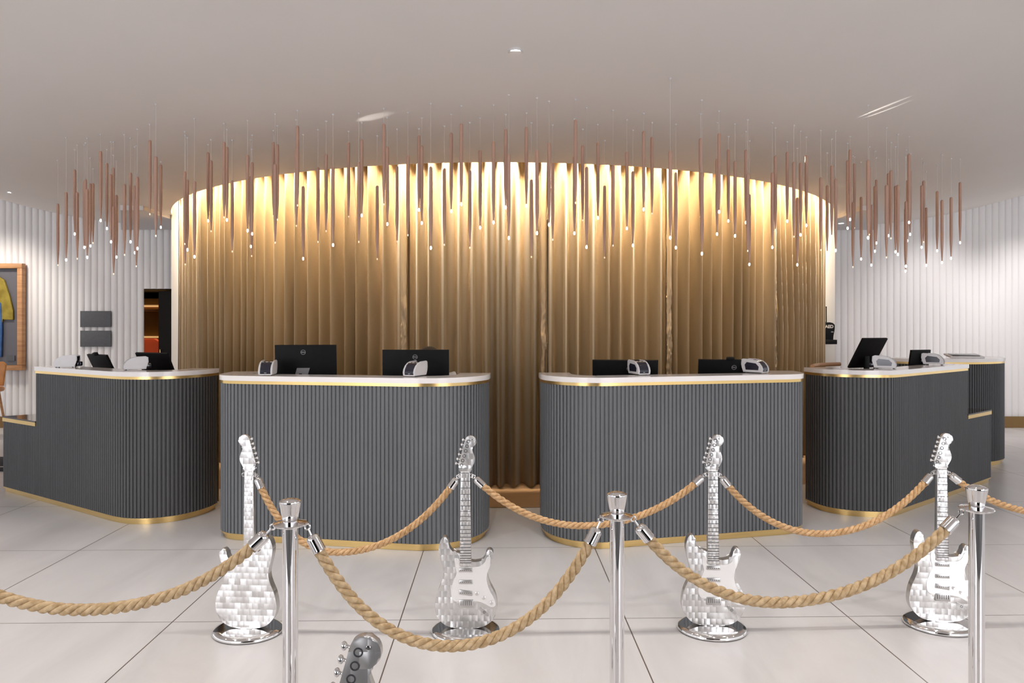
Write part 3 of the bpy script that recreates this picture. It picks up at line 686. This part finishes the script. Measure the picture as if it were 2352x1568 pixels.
    (xa, za), (xb, zb) = g4(240, 1068), g4(388, 988)
    bm = nb(); box(bm, ((xa + xb) / 2, -.026, (za + zb) / 2), (xb - xa, .008, zb - za), bev=.0015); br = obj('bridge', bm, M['softsteel'], t)
    for j in range(6):
        bm = nb(); box(bm, (xa + (xb - xa) * (j + 1) / 7, -.0305, (za + zb) / 2 + .003), (.0022, .002, (zb - za) * .55)); obj('saddle', bm, M['darkline'], br, smooth=0)
    for x, y in ((425, 925), (496, 970), (576, 1022)):
        cx, cz = g4(x, y); bm = nb(); lathe(bm, [(0, 0), (.0085, 0), (.0078, .008), (.0065, .010), (0, .010)], 18); bmesh.ops.rotate(bm, cent=(0, 0, 0), matrix=Matrix.Rotation(PI / 2, 3, 'X'), verts=bm.verts[:])
        bmesh.ops.translate(bm, vec=(cx, -.025, cz), verts=bm.verts[:]); obj('control_knob', bm, M['chrome'], t)
    cx, cz = g4(500, 1118); P = [(.03 * math.cos(a) * (1 if math.cos(a) > 0 else 1.05), .0105 * math.sin(a)) for a in [2 * PI * i / 28 for i in range(28)]]
    bm = nb(); prism(bm, P, -.024, -.0215, bev=.0006); bmesh.ops.rotate(bm, cent=(0, 0, 0), matrix=Matrix.Rotation(.72, 3, 'Y'), verts=bm.verts[:]); bmesh.ops.translate(bm, vec=(cx, 0, cz), verts=bm.verts[:]); jk = obj('jack_plate', bm, M['softsteel'], t)
    bm = nb(); torus(bm, (cx, -.0245, cz), .0052, .001, 'y', 18, 6); obj('jack_socket', bm, M['darkline'], jk)
    # rope eyes on the back of the neck
    for s in (-1, 1):
        bm = nb(); torus(bm, (s * .028, -.012, gp(0, 366)[1]), .009, .0028, 'y', 18, 8); obj('rope_eye', bm, M['chrome'], t)
    return t
GZ = gp(0, 366)[1]
g = guitar()
gpos = [(X_at(570, 3.49), 3.49, PI - .06, 'steel guitar sculpture turned back to front, furthest left, behind stanchion'),
        (X_at(1070, 3.49), 3.49, .0, 'steel guitar sculpture with bright mirror pickguard, in front of left middle desk'),
        (X_at(1635, 3.52), 3.52, -.06, 'steel guitar sculpture in front of right middle desk, rope crossing its body'),
        (X_at(2158, 3.57), 3.57, -.14, 'steel guitar sculpture at far right, half behind a chrome stanchion'),
        (-.283, 1.245, .0, 'steel guitar sculpture in the near foreground, only its headstock showing')]
for i, (x, y, rz, lb) in enumerate(gpos):
    if i == 0: g.location = (x, y, 0); g.rotation_euler = (0, 0, rz); g['label'] = lb
    else: dup(g, (x, y, 0), rz, lb)

# ------------------------------------------------------------------ stanchions and ropes
def stanchion():
    t = thing('stanchion', '-', 'stanchion', group='chrome rope stanchions in the front row')
    bm = nb(); lathe(bm, [(0, 0), (.16, 0), (.165, .006), (.16, .014), (.10, .028), (.04, .04), (.026, .06), (.024, .06)], 48); obj('base', bm, M['chrome'], t)
    bm = nb(); lathe(bm, [(.0238, .05), (.0238, .905), (.0, .905)], 40); obj('post', bm, M['chrome'], t)
    bm = nb(); lathe(bm, [(0, .902), (.026, .902), (.028, .906), (.043, .908), (.051, .911), (.053, .914), (.051, .917), (.043, .919), (.030, .922), (.020, .924), (0, .924)], 48); col = obj('rope_collar', bm, M['chrome'], t)
    for k in range(4):
        a = PI / 4 * (2 * k); bm = nb(); torus(bm, (.045 * math.cos(a), .045 * math.sin(a), .914), .009, .003, 'z', 18, 8); obj('collar_loop', bm, M['chrome'], col)
    bm = nb(); lathe(bm, [(0, .920), (.021, .920), (.0235, .926), (.033, .979), (.0338, .982), (.033, .985), (.024, .990), (.012, .993), (0, .994)], 48); obj('cap', bm, M['chrome'], t)
    return t
st = stanchion()
SP = [(-.694, 2.18), (.342, 2.27), (1.574, 2.36), (-1.98, 2.16)]
slab = ['left chrome stanchion post in front of the turned-around guitar', 'middle chrome stanchion post in front of right middle desk', 'right chrome stanchion post covering the far-right guitar', 'chrome stanchion beyond the left edge holding the rope end']
for i, (x, y) in enumerate(SP):
    if i == 0: st.location = (x, y, 0); st['label'] = slab[0]
    else: dup(st, (x, y, 0), 0, slab[i])
dup(st, (3.42, 3.6, 0), 0, 'chrome stanchion beyond the right edge holding the rope end')

def rope(label, A, B, low, rad, m, kA=1.3, kB=1.3, hook=.035):
    """twisted three-strand rope from A to B through its lowest point, with chrome ferrule and hook at each end"""
    A, B = Vector(A), Vector(B); dv = (B - A).xy; tot = dv.length; u = dv / tot
    sl = low[0]; zl = low[1]
    def pt(s):
        if s < sl: q = (sl - s) / sl; z = zl + (A.z - zl) * (math.cosh(kA * q) - 1) / (math.cosh(kA) - 1)
        else: q = (s - sl) / (tot - sl); z = zl + (B.z - zl) * (math.cosh(kB * q) - 1) / (math.cosh(kB) - 1)
        return Vector((A.x + u.x * s, A.y + u.y * s, z))
    P = resample([pt(tot * i / 200) for i in range(201)], .006)
    L = [0]
    for a, b in zip(P, P[1:]): L.append(L[-1] + (b - a).length)
    fer = .052
    org = pt(sl)
    t = thing('rope', label, 'rope', org, group='tan twisted barrier ropes')
    Q = [(p - org, l) for p, l in zip(P, L) if hook + fer * .8 < l < L[-1] - hook - fer * .8]
    bm = nb(); side = Vector((-u.y, u.x, 0)); seg = 10
    for k in range(3):
        rings = []
        for i, (p, l) in enumerate(Q):
            a = Q[max(i - 1, 0)][0]; b = Q[min(i + 1, len(Q) - 1)][0]; tg = (b - a).normalized()
            n1 = side; n2 = tg.cross(n1).normalized(); th = -2 * PI * (l / (rad * 5.2)) + k * 2 * PI / 3
            c = p + (n1 * math.cos(th) + n2 * math.sin(th)) * rad * .53
            rd = (n1 * math.cos(th) + n2 * math.sin(th)); pr = tg.cross(rd).normalized()
            rings.append([bm.verts.new(c + (rd * math.cos(2 * PI * j / seg) * .50 + pr * math.sin(2 * PI * j / seg) * .60) * rad) for j in range(seg)])
        for R1, R2 in zip(rings, rings[1:]):
            for j in range(seg): bm.faces.new((R1[j], R1[(j + 1) % seg], R2[(j + 1) % seg], R2[j]))
        bm.faces.new(rings[0][::-1]); bm.faces.new(rings[-1])
    obj('twisted_strands', bm, m, t, smooth=180)
    for e in (0, 1):
        pts = P if e == 0 else P[::-1]
        s0 = next(p for p, l in zip(pts, L) if l >= hook); s1 = next(p for p, l in zip(pts, L) if l >= hook + fer)
        tg = (s1 - s0).normalized(); rot = tg.to_track_quat('Z', 'Y').to_matrix()
        bm = nb(); h = rad * 1.12
        lathe(bm, [(0, 0), (h * .5, 0), (h * .85, .004), (h, .012), (h, .048), (h * 1.04, .050), (h * 1.04, .054), (h * .8, .054), (0, .053)], 24)
        bmesh.ops.rotate(bm, cent=(0, 0, 0), matrix=rot, verts=bm.verts[:]); bmesh.ops.translate(bm, vec=s0 - org, verts=bm.verts[:]); f = obj('ferrule', bm, M['chrome'], t)
        e0 = pts[0]
        bm = nb(); torus(bm, (0, 0, 0), .0085, .0026, 'x', 16, 8); bmesh.ops.rotate(bm, cent=(0, 0, 0), matrix=rot, verts=bm.verts[:]); bmesh.ops.translate(bm, vec=e0 + tg * .006 - org, verts=bm.verts[:])
        tube(bm, [e0 + tg * .013 - org, s0 + tg * .002 - org], .0032, 8)
        obj('hook', bm, M['chrome'], t)
    return t
def span(a, b): return math.hypot(a[0] - b[0], a[1] - b[1])
CZ = .908
def post_rope(label, i, j, lowpx, lowpy, rad, ka, kb):
    a, b = SP[i], SP[j]; n = Vector((b[0] - a[0], b[1] - a[1])).normalized()
    A = (a[0] + n.x * .05, a[1] + n.y * .05, CZ); B = (b[0] - n.x * .05, b[1] - n.y * .05, CZ)
    tot = span(A, B); s = tot * .5
    for _ in range(20):
        dd = A[1] + (B[1] - A[1]) * s / tot; s += (X_at(lowpx, dd) - (A[0] + (B[0] - A[0]) * s / tot)) * .9
    dd = A[1] + (B[1] - A[1]) * s / tot
    return rope(label, A, B, (s, Z_at(lowpy, dd)), rad, M['rope'], ka, kb)
post_rope('front rope sagging deepest, between the left and middle chrome stanchions', 0, 1, 1043, 1483, .0185, 2.0, 2.0)
post_rope('front rope between the middle and right chrome stanchions', 1, 2, 1795, 1383, .0185, 1.6, 1.6)
post_rope('front rope running out of frame left of the left stanchion', 3, 0, 190, 1400, .0185, 1.2, 1.7)
def neck(i, s):
    x, y, rz = gpos[i][:3]; dx = s * .034; dy = -.012
    if i == 0: rz = 0; dy = .012
    return (x + dx * math.cos(rz) - dy * math.sin(rz), y + dx * math.sin(rz) + dy * math.cos(rz), GZ)
def neck_rope(label, A, B, lowpx, lowpy, ka, kb, rad=.0175):
    tot = span(A, B); s = tot * .5
    for _ in range(20):
        dd = A[1] + (B[1] - A[1]) * s / tot; s += (X_at(lowpx, dd) - (A[0] + (B[0] - A[0]) * s / tot)) * .9
    dd = A[1] + (B[1] - A[1]) * s / tot
    return rope(label, A, B, (s, Z_at(lowpy, dd)), rad, M['rope2'], ka, kb, .016)
neck_rope('back rope between the turned-around guitar and the mirror-pickguard guitar', neck(0, 1), neck(1, -1), 775, 1268, 2.2, 1.5)
neck_rope('back rope in front of the gap between the two middle desks', neck(1, 1), neck(2, -1), 1340, 1207, 1.2, 1.3)
neck_rope('back rope between the third guitar and the far-right guitar', neck(2, 1), neck(3, -1), 1890, 1225, 1.5, 1.4)
neck_rope('back rope leaving the frame on the right from the far-right guitar', neck(3, 1), (3.37, 3.6, .87), 2430, 1180, 1.3, 1.5)

# ------------------------------------------------------------------ wall things on the left
yF = YW - .10
t = thing('framed_jacket', 'wooden shadow-box frame holding a yellow jacket, on left ribbed wall', 'framed display', (X_at(55, yF) - .55, yF, Z_at(850, yF)))
fw, fh = 1.10, Z_at(605, yF) - Z_at(850, yF)
bm = nb(); ft = .075
for c, s in (((0, 0, ft / 2), (fw, .09, ft)), ((0, 0, fh - ft / 2), (fw, .09, ft)), ((-fw / 2 + ft / 2, 0, fh / 2), (ft, .09, fh - 2 * ft)), ((fw / 2 - ft / 2, 0, fh / 2), (ft, .09, fh - 2 * ft))): box(bm, c, s, bev=.008)
obj('frame', bm, M['wood'], t)
bm = nb(); box(bm, (0, .035, fh / 2), (fw - .1, .012, fh - .1)); obj('mount_board', bm, M['mount'], t, smooth=0)
J = [(-.40, .72), (-.40, .86), (-.33, 1.12), (-.25, 1.36), (-.14, 1.43), (-.05, 1.45), (0, 1.40), (.05, 1.45), (.14, 1.43), (.25, 1.36), (.33, 1.12), (.385, .90), (.385, .76), (.25, .76), (.23, .80), (.20, .55), (-.20, .55), (-.23, .78), (-.25, .72)]
bm = nb(); prism(bm, [(x, z) for x, z in J], -.005, .028, bev=.008); obj('yellow_jacket', bm, M['yellow'], t)
bm = nb(); prism(bm, [(-.215, .20), (-.02, .20), (0, .40), (.02, .20), (.215, .20), (.225, .6), (.215, 1.0), (.12, 1.1), (-.12, 1.1), (-.215, 1.0), (-.225, .6)], -.012, .02, bev=.006); obj('blue_garment', bm, M['blue'], t)
bm = nb(); box(bm, (.34, .02, .18), (.12, .012, .08)); obj('plaque', bm, M['sign'], t, smooth=0)
yS = YW - .05
for y0, y1, lb in ((714, 751, 'upper dark grey blank sign plate on the left ribbed wall'), (759, 796, 'lower dark grey blank sign plate on the left ribbed wall')):
    x0, x1 = X_at(185, yS), X_at(255, yS); z1, z0 = Z_at(y0, yS), Z_at(y1, yS)
    bm = nb(); box(bm, (0, 0, 0), (x1 - x0, .022, z1 - z0), bev=.003)
    tag(obj('wall_sign', bm, M['sign'], loc=((x0 + x1) / 2, yS, (z0 + z1) / 2)), lb, 'sign', 'grey sign plates on the left wall')
# defibrillator on its bracket with a little framed card above, on the white wall right of the curtain
yA = 9.40
t = thing('defibrillator', 'black defibrillator case lettered AED on bracket beside the curtain', 'defibrillator', (X_at(1893, yA), yA, Z_at(790, yA)))
S_ = yA / F
bm = nb(); prism(bm, [(-.15, .05), (.105, .05), (.105, .19), (.125, .20), (.125, .26), (.10, .285), (.06, .295), (-.10, .295), (-.14, .285), (-.16, .26), (-.16, .20), (-.15, .19)], -.05, .06, bev=.012); obj('case', bm, M['black'], t)
bm = nb(); box(bm, (-.015, -.01, .03), (.31, .14, .06), bev=.006); obj('bracket', bm, M['black'], t)
text_mesh('AED', .058, M['paper'], t, 'case_lettering', (.046, -.0515, .235), (PI / 2, 0, 0), bold=.002)
bm = nb(); box(bm, (.085, -.052, .165), (.03, .004, .012)); obj('badge', bm, M['logo'], t, smooth=0)
bm = nb()
t = thing('card_frame', 'thin black picture frame with white card above the AED', 'frame', (X_at(1884, 9.485), 9.485, Z_at(740, 9.485)))
fw, fh = .17, .215
for c, s in (((0, 0, .004), (fw, .02, .008)), ((0, 0, fh - .004), (fw, .02, .008)), ((-fw / 2 + .004, 0, fh / 2), (.008, .02, fh)), ((fw / 2 - .004, 0, fh / 2), (.008, .02, fh))): box(bm, c, s)
obj('frame', bm, M['black'], t, smooth=0)
bm = nb(); box(bm, (0, .004, fh / 2), (fw - .01, .006, fh - .01)); obj('card', bm, M['paper'], t, smooth=0)

# bar stool, rug at the far left edge
t = thing('bar_stool', 'tan leather stool with splayed wooden legs, cut by left frame edge', 'stool', (-7.27, 9.55, 0), .3)
bm = nb(); box(bm, (0, 0, .66), (.42, .40, .07), bev=.03, seg=3); obj('seat', bm, M['leather'], t)
bm = nb(); prism(bm, [(-.20, .70), (.20, .70), (.235, 1.0), (.20, 1.04), (-.20, 1.04), (-.235, 1.0)], .15, .19, bev=.015); obj('backrest', bm, M['leather'], t)
for sx in (-1, 1):
    for sy in (-1, 1):
        bm = nb(); tube(bm, [(sx * .15, sy * .13, .63), (sx * .23, sy * .2, 0)], [.02, .012], 10); obj('leg', bm, M['wood'], t)
bm = nb(); torus(bm, (0, 0, .25), .19, .008); obj('foot_ring', bm, M['brass'], t)
t = thing('rug', 'dark navy rug with thin white stripe at the left frame edge', 'rug', (-6.3, 7.75, 0))
bm = nb(); box(bm, (0, 0, .006), (1.9, .78, .012), bev=.003); obj('pile', bm, M['navy'], t)
bm = nb(); box(bm, (.4, -.20, .0128), (1.0, .015, .002)); obj('stripe', bm, M['paper'], t, smooth=0)

# seated clerk behind the second tall monitor
t = thing('person', 'person in white shirt seated behind second tall monitor, dark hair showing', 'person', (-.685, 5.86, -.012))
def skinned(name, V, E, Rd, m, parent, sub=2):
    me = bpy.data.meshes.new(name); me.from_pydata(V, E, []); o = bpy.data.objects.new(name, me); C.objects.link(o)
    sk = o.modifiers.new('s', 'SKIN'); o.modifiers.new('d', 'SUBSURF').levels = sub; o.modifiers['d'].render_levels = sub
    for i, r in enumerate(Rd): me.skin_vertices[0].data[i].radius = r if isinstance(r, tuple) else (r, r)
    me.skin_vertices[0].data[0].use_root = True
    dg = bpy.context.evaluated_depsgraph_get(); nm = bpy.data.meshes.new_from_object(o.evaluated_get(dg)); bpy.data.objects.remove(o)
    nm.materials.clear(); nm.materials.append(m); nm.shade_smooth()
    q = bpy.data.objects.new(name, nm); C.objects.link(q); q.parent = parent; return q
V = [(0, 0, .56), (0, -.01, .72), (0, -.03, .90), (0, -.05, 1.05), (0, -.07, 1.11), (0, -.10, 1.17), (0, -.115, 1.24), (0, -.12, 1.31),
     (.17, -.05, 1.075), (.23, -.06, .90), (.22, -.22, .80), (.15, -.30, .79), (-.17, -.05, 1.075), (-.23, -.06, .90), (-.22, -.22, .80), (-.15, -.30, .79),
     (.10, -.02, .54), (.13, -.40, .56), (.13, -.42, .12), (.13, -.50, .06), (-.10, -.02, .54), (-.13, -.40, .56), (-.13, -.42, .12), (-.13, -.50, .06)]
Eg = [(0, 1), (1, 2), (2, 3), (3, 4), (4, 5), (5, 6), (6, 7), (3, 8), (8, 9), (9, 10), (10, 11), (3, 12), (12, 13), (13, 14), (14, 15), (0, 16), (16, 17), (17, 18), (18, 19), (0, 20), (20, 21), (21, 22), (22, 23)]
Rd = [(.15, .11), (.15, .11), (.16, .11), (.14, .09), .06, .055, (.075, .085), (.06, .07), .065, .05, .042, .035, .065, .05, .042, .035, .085, .07, .05, .04, .085, .07, .05, .04]
skinned('body', V, Eg, Rd, M['skin'], t)
skinned('shirt', [(0, 0, .58), (0, -.01, .72), (0, -.03, .90), (0, -.05, 1.05), (0, -.068, 1.105), (.175, -.05, 1.11), (.232, -.06, .90), (.223, -.18, .82), (-.175, -.05, 1.11), (-.232, -.06, .90), (-.223, -.18, .82)],
        [(0, 1), (1, 2), (2, 3), (3, 4), (3, 5), (5, 6), (6, 7), (3, 8), (8, 9), (9, 10)], [(.165, .125), (.165, .125), (.178, .125), (.158, .105), .07, .082, .064, .055, .082, .064, .055], M['shirt'], t)
skinned('trousers', [(0, 0, .57), (.10, -.02, .545), (.13, -.39, .57), (.13, -.42, .16), (-.10, -.02, .545), (-.13, -.39, .57), (-.13, -.42, .16)], [(0, 1), (1, 2), (2, 3), (0, 4), (4, 5), (5, 6)], [(.165, .125), .10, .082, .064, .10, .082, .064], M['navy'], t)
bm = nb(); r = bmesh.ops.create_uvsphere(bm, u_segments=24, v_segments=14, radius=1); bmesh.ops.scale(bm, vec=(.088, .105, .085), verts=r['verts'])
bmesh.ops.translate(bm, vec=(0, -.10, 1.295), verts=bm.verts[:]); obj('hair', bm, M['hair'], t, smooth=180)
for sx in (-1, 1):
    bm = nb(); r = bmesh.ops.create_uvsphere(bm, u_segments=12, v_segments=8, radius=.016); bmesh.ops.scale(bm, vec=(.5, 1, 1.6), verts=r['verts']); bmesh.ops.translate(bm, vec=(sx * .084, -.115, 1.24), verts=bm.verts[:]); obj('ear', bm, M['skin'], t)
    bm = nb(); bmesh.ops.create_uvsphere(bm, u_segments=10, v_segments=8, radius=.011); bmesh.ops.translate(bm, vec=(sx * .032, -.198, 1.25), verts=bm.verts[:]); obj('eye', bm, M['hair'], t)
t = thing('office_chair', 'dark swivel chair under the seated person behind left middle desk', 'chair', (-.685, 5.86, 0))
bm = nb(); box(bm, (0, 0, .43), (.46, .46, .07), bev=.025, seg=3); obj('seat', bm, M['black'], t)
bm = nb(); tube(bm, [(0, 0, .06), (0, 0, .40)], .025); obj('column', bm, M['black'], t)
bm = nb()
for k in range(5):
    a = 2 * PI * k / 5; tube(bm, [(0, 0, .07), (.26 * math.cos(a), .26 * math.sin(a), .03)], [.02, .03], 8)
obj('star_base', bm, M['black'], t)
bm = nb(); box(bm, (0, .24, .72), (.42, .05, .46), bev=.022, seg=3); obj('backrest', bm, M['black'], t)

# ------------------------------------------------------------------ ceiling downlights
for px, py, lb in ((1184, 119, 'small round recessed downlight in the middle of the ceiling'), (25, 442, 'small round recessed downlight at the left ceiling edge')):
    dd = 5.
    for _ in range(60):
        x = X_at(px, dd); z = ceil_z(x, dd); dn = (z - EYE) * F / (HY - py); dd += (dn - dd) * .3
    x = X_at(px, dd); z = ceil_z(x, dd)
    t = thing('downlight', lb, 'ceiling light', (x, dd, z))
    bm = nb(); lathe(bm, [(.034, .012), (.046, .012), (.047, -.002), (.043, -.004), (.034, 0), (.034, .012)], 28); obj('bezel', bm, M['pwhite'], t)
    bm = nb(); lathe(bm, [(0, .002), (.034, .002), (.034, .01), (0, .01)], 24); obj('lens', bm, M['lamp'], t)
t = thing('downlight', 'small downlight in the low soffit right of the curtain', 'ceiling light', (X_at(1932, 9.9), 9.9, 3.0))
bm = nb(); lathe(bm, [(.034, -.001), (.046, -.001), (.046, -.006), (.034, -.003), (.034, -.001)], 24); obj('bezel', bm, M['pwhite'], t)
bm = nb(); lathe(bm, [(0, -.002), (.034, -.002), (.034, .004), (0, .004)], 24); obj('lens', bm, M['lamp'], t)

# ------------------------------------------------------------------ lights
def area(name, loc, rot, size, e, col=(1, 1, 1), sy=None, spread=None):
    l = bpy.data.lights.new(name, 'AREA'); l.energy = e; l.color = col; l.size = size
    if sy: l.shape = 'RECTANGLE'; l.size_y = sy
    if spread: l.spread = spread
    o = bpy.data.objects.new(name, l); C.objects.link(o); o.location = loc; o.rotation_euler = rot
    return o
def spot(name, loc, tgt, e, ang, blend=.5, col=(1, .955, .915), r=.03):
    l = bpy.data.lights.new(name, 'SPOT'); l.energy = e; l.color = col; l.spot_size = math.radians(ang); l.spot_blend = blend; l.shadow_soft_size = r
    o = bpy.data.objects.new(name, l); C.objects.link(o); o.location = loc
    o.rotation_euler = (Vector(tgt) - Vector(loc)).to_track_quat('-Z', 'Y').to_euler()
    return o
w = bpy.data.worlds.new('room_light'); bpy.context.scene.world = w; w.use_nodes = True
w.node_tree.nodes['Background'].inputs[0].default_value = (.93, .95, 1, 1); w.node_tree.nodes['Background'].inputs[1].default_value = 1.1
for x in (-5.6, 5.6): area('rear_fill', (x, -5.5, 2.0), (math.radians(84), 0, 0), 4.6, 245, (.95, .95, 1.), 3.2)  # unseen area lights added behind the camera as cool fill
bm = nb(); box(bm, (0, -5.6, 1.8), (6.2, .1, 3.6)); obj('reflection_panel', bm, M['darkroom'], kind='structure', smooth=0)  # unseen dark panel added to put dark stripes into the chrome reflections
bm = nb(); vs = [bm.verts.new(p) for p in ((-7, -5.5, .004), (7, -5.5, .004), (7, .1, .004), (-7, .1, .004))]; bm.faces.new(vs); obj('trim_5', bm, M['mat'], kind='structure', smooth=0)  # unseen dark floor sheet, added to darken reflections in the foreground steel
for i, x in enumerate((-4.2, -2.9, -1.6, -.3, 1.0, 2.3, 3.6)):
    spot('ceiling_spot', (x, 3.47 + (.1 if i % 2 else 0), 3.42), (x, 3.47, 0), 66, 95, .8)
for x, y in ((-3.2, 1.6), (-1.1, 1.6), (1.1, 1.6), (3.2, 1.6)):
    spot('ceiling_spot', (x, y, 3.5), (x * .95, y + .6, 0), 60, 110, .9)
for x in (-7.6, -6.3): spot('wall_fill_spot', (x, 9.3, 3.25), (x - .2, 10.6, .9), 130, 100, .9, (1, .92, .82), .1)  # unseen spots added to brighten the left and right ribbed walls
for x in (5.2, 6.4, 7.8): spot('wall_fill_spot', (x, 9.3, 3.2), (x, 10.6, .9), 75, 100, .9, (1, .96, .94), .1)

for x in (-4.25, 4.1): area('pier_grazer', (x, 9.36, 3.40), (math.radians(-6), 0, 0), .5, 14, (1, .86, .68), .04, math.radians(70))
spot('added_glint_spot', (2.15, 6.2, 2.72), (2.80, 5.47, 3.165), 150, 6, .7, (1, .96, .9), .004)  # unseen narrow spots without fixtures, added to draw light streaks on the ceiling
spot('added_glint_spot', (-1.95, 5.76, 2.80), (-1.08, 5.32, 3.12), 50, 6, .8, (1, .96, .9), .004)
n_g = 34
for i in range(n_g):
    a = math.radians(-67 + 134 * (i + .5) / n_g)
    p0 = Vector((DC.x + 4.852 * math.sin(a), DC.y - 4.852 * math.cos(a), 3.345)); p1 = Vector((DC.x + 4.565 * math.sin(a), DC.y - 4.565 * math.cos(a), 2.4))
    l = bpy.data.lights.new('curtain_grazer', 'AREA'); l.shape = 'RECTANGLE'; l.size = .33; l.size_y = .03; l.energy = 20; l.color = (1, .83, .585); l.spread = math.radians(37)
    o = bpy.data.objects.new('curtain_grazer', l); C.objects.link(o); o.location = p0
    zax = (p0 - p1).normalized(); xax = Vector((math.cos(a), math.sin(a), 0)); yax = zax.cross(xax).normalized(); xax = yax.cross(zax)
    o.rotation_euler = Matrix((xax, yax, zax)).transposed().to_euler()
# ------------------------------------------------------------------ camera
cam = bpy.data.cameras.new('camera'); co = bpy.data.objects.new('camera', cam); C.objects.link(co)
co.location = (0, 0, EYE); co.rotation_euler = (PI / 2, 0, 0)
cam.sensor_width = 36; cam.lens = F / 2352 * 36
cam.shift_y = (HY - 784) / 2352; cam.clip_start = .05; cam.clip_end = 60
sc = bpy.context.scene; sc.camera = co
sc.view_settings.view_transform = 'Standard'; sc.view_settings.look = 'None'; sc.view_settings.exposure = .22
sc.cycles.use_denoising = True
sc.cycles.use_adaptive_sampling = True; sc.cycles.adaptive_threshold = .03; sc.cycles.max_bounces = 7; sc.cycles.diffuse_bounces = 4; sc.cycles.caustics_reflective = False; sc.cycles.caustics_refractive = False
sc.cycles.sample_clamp_indirect = 6
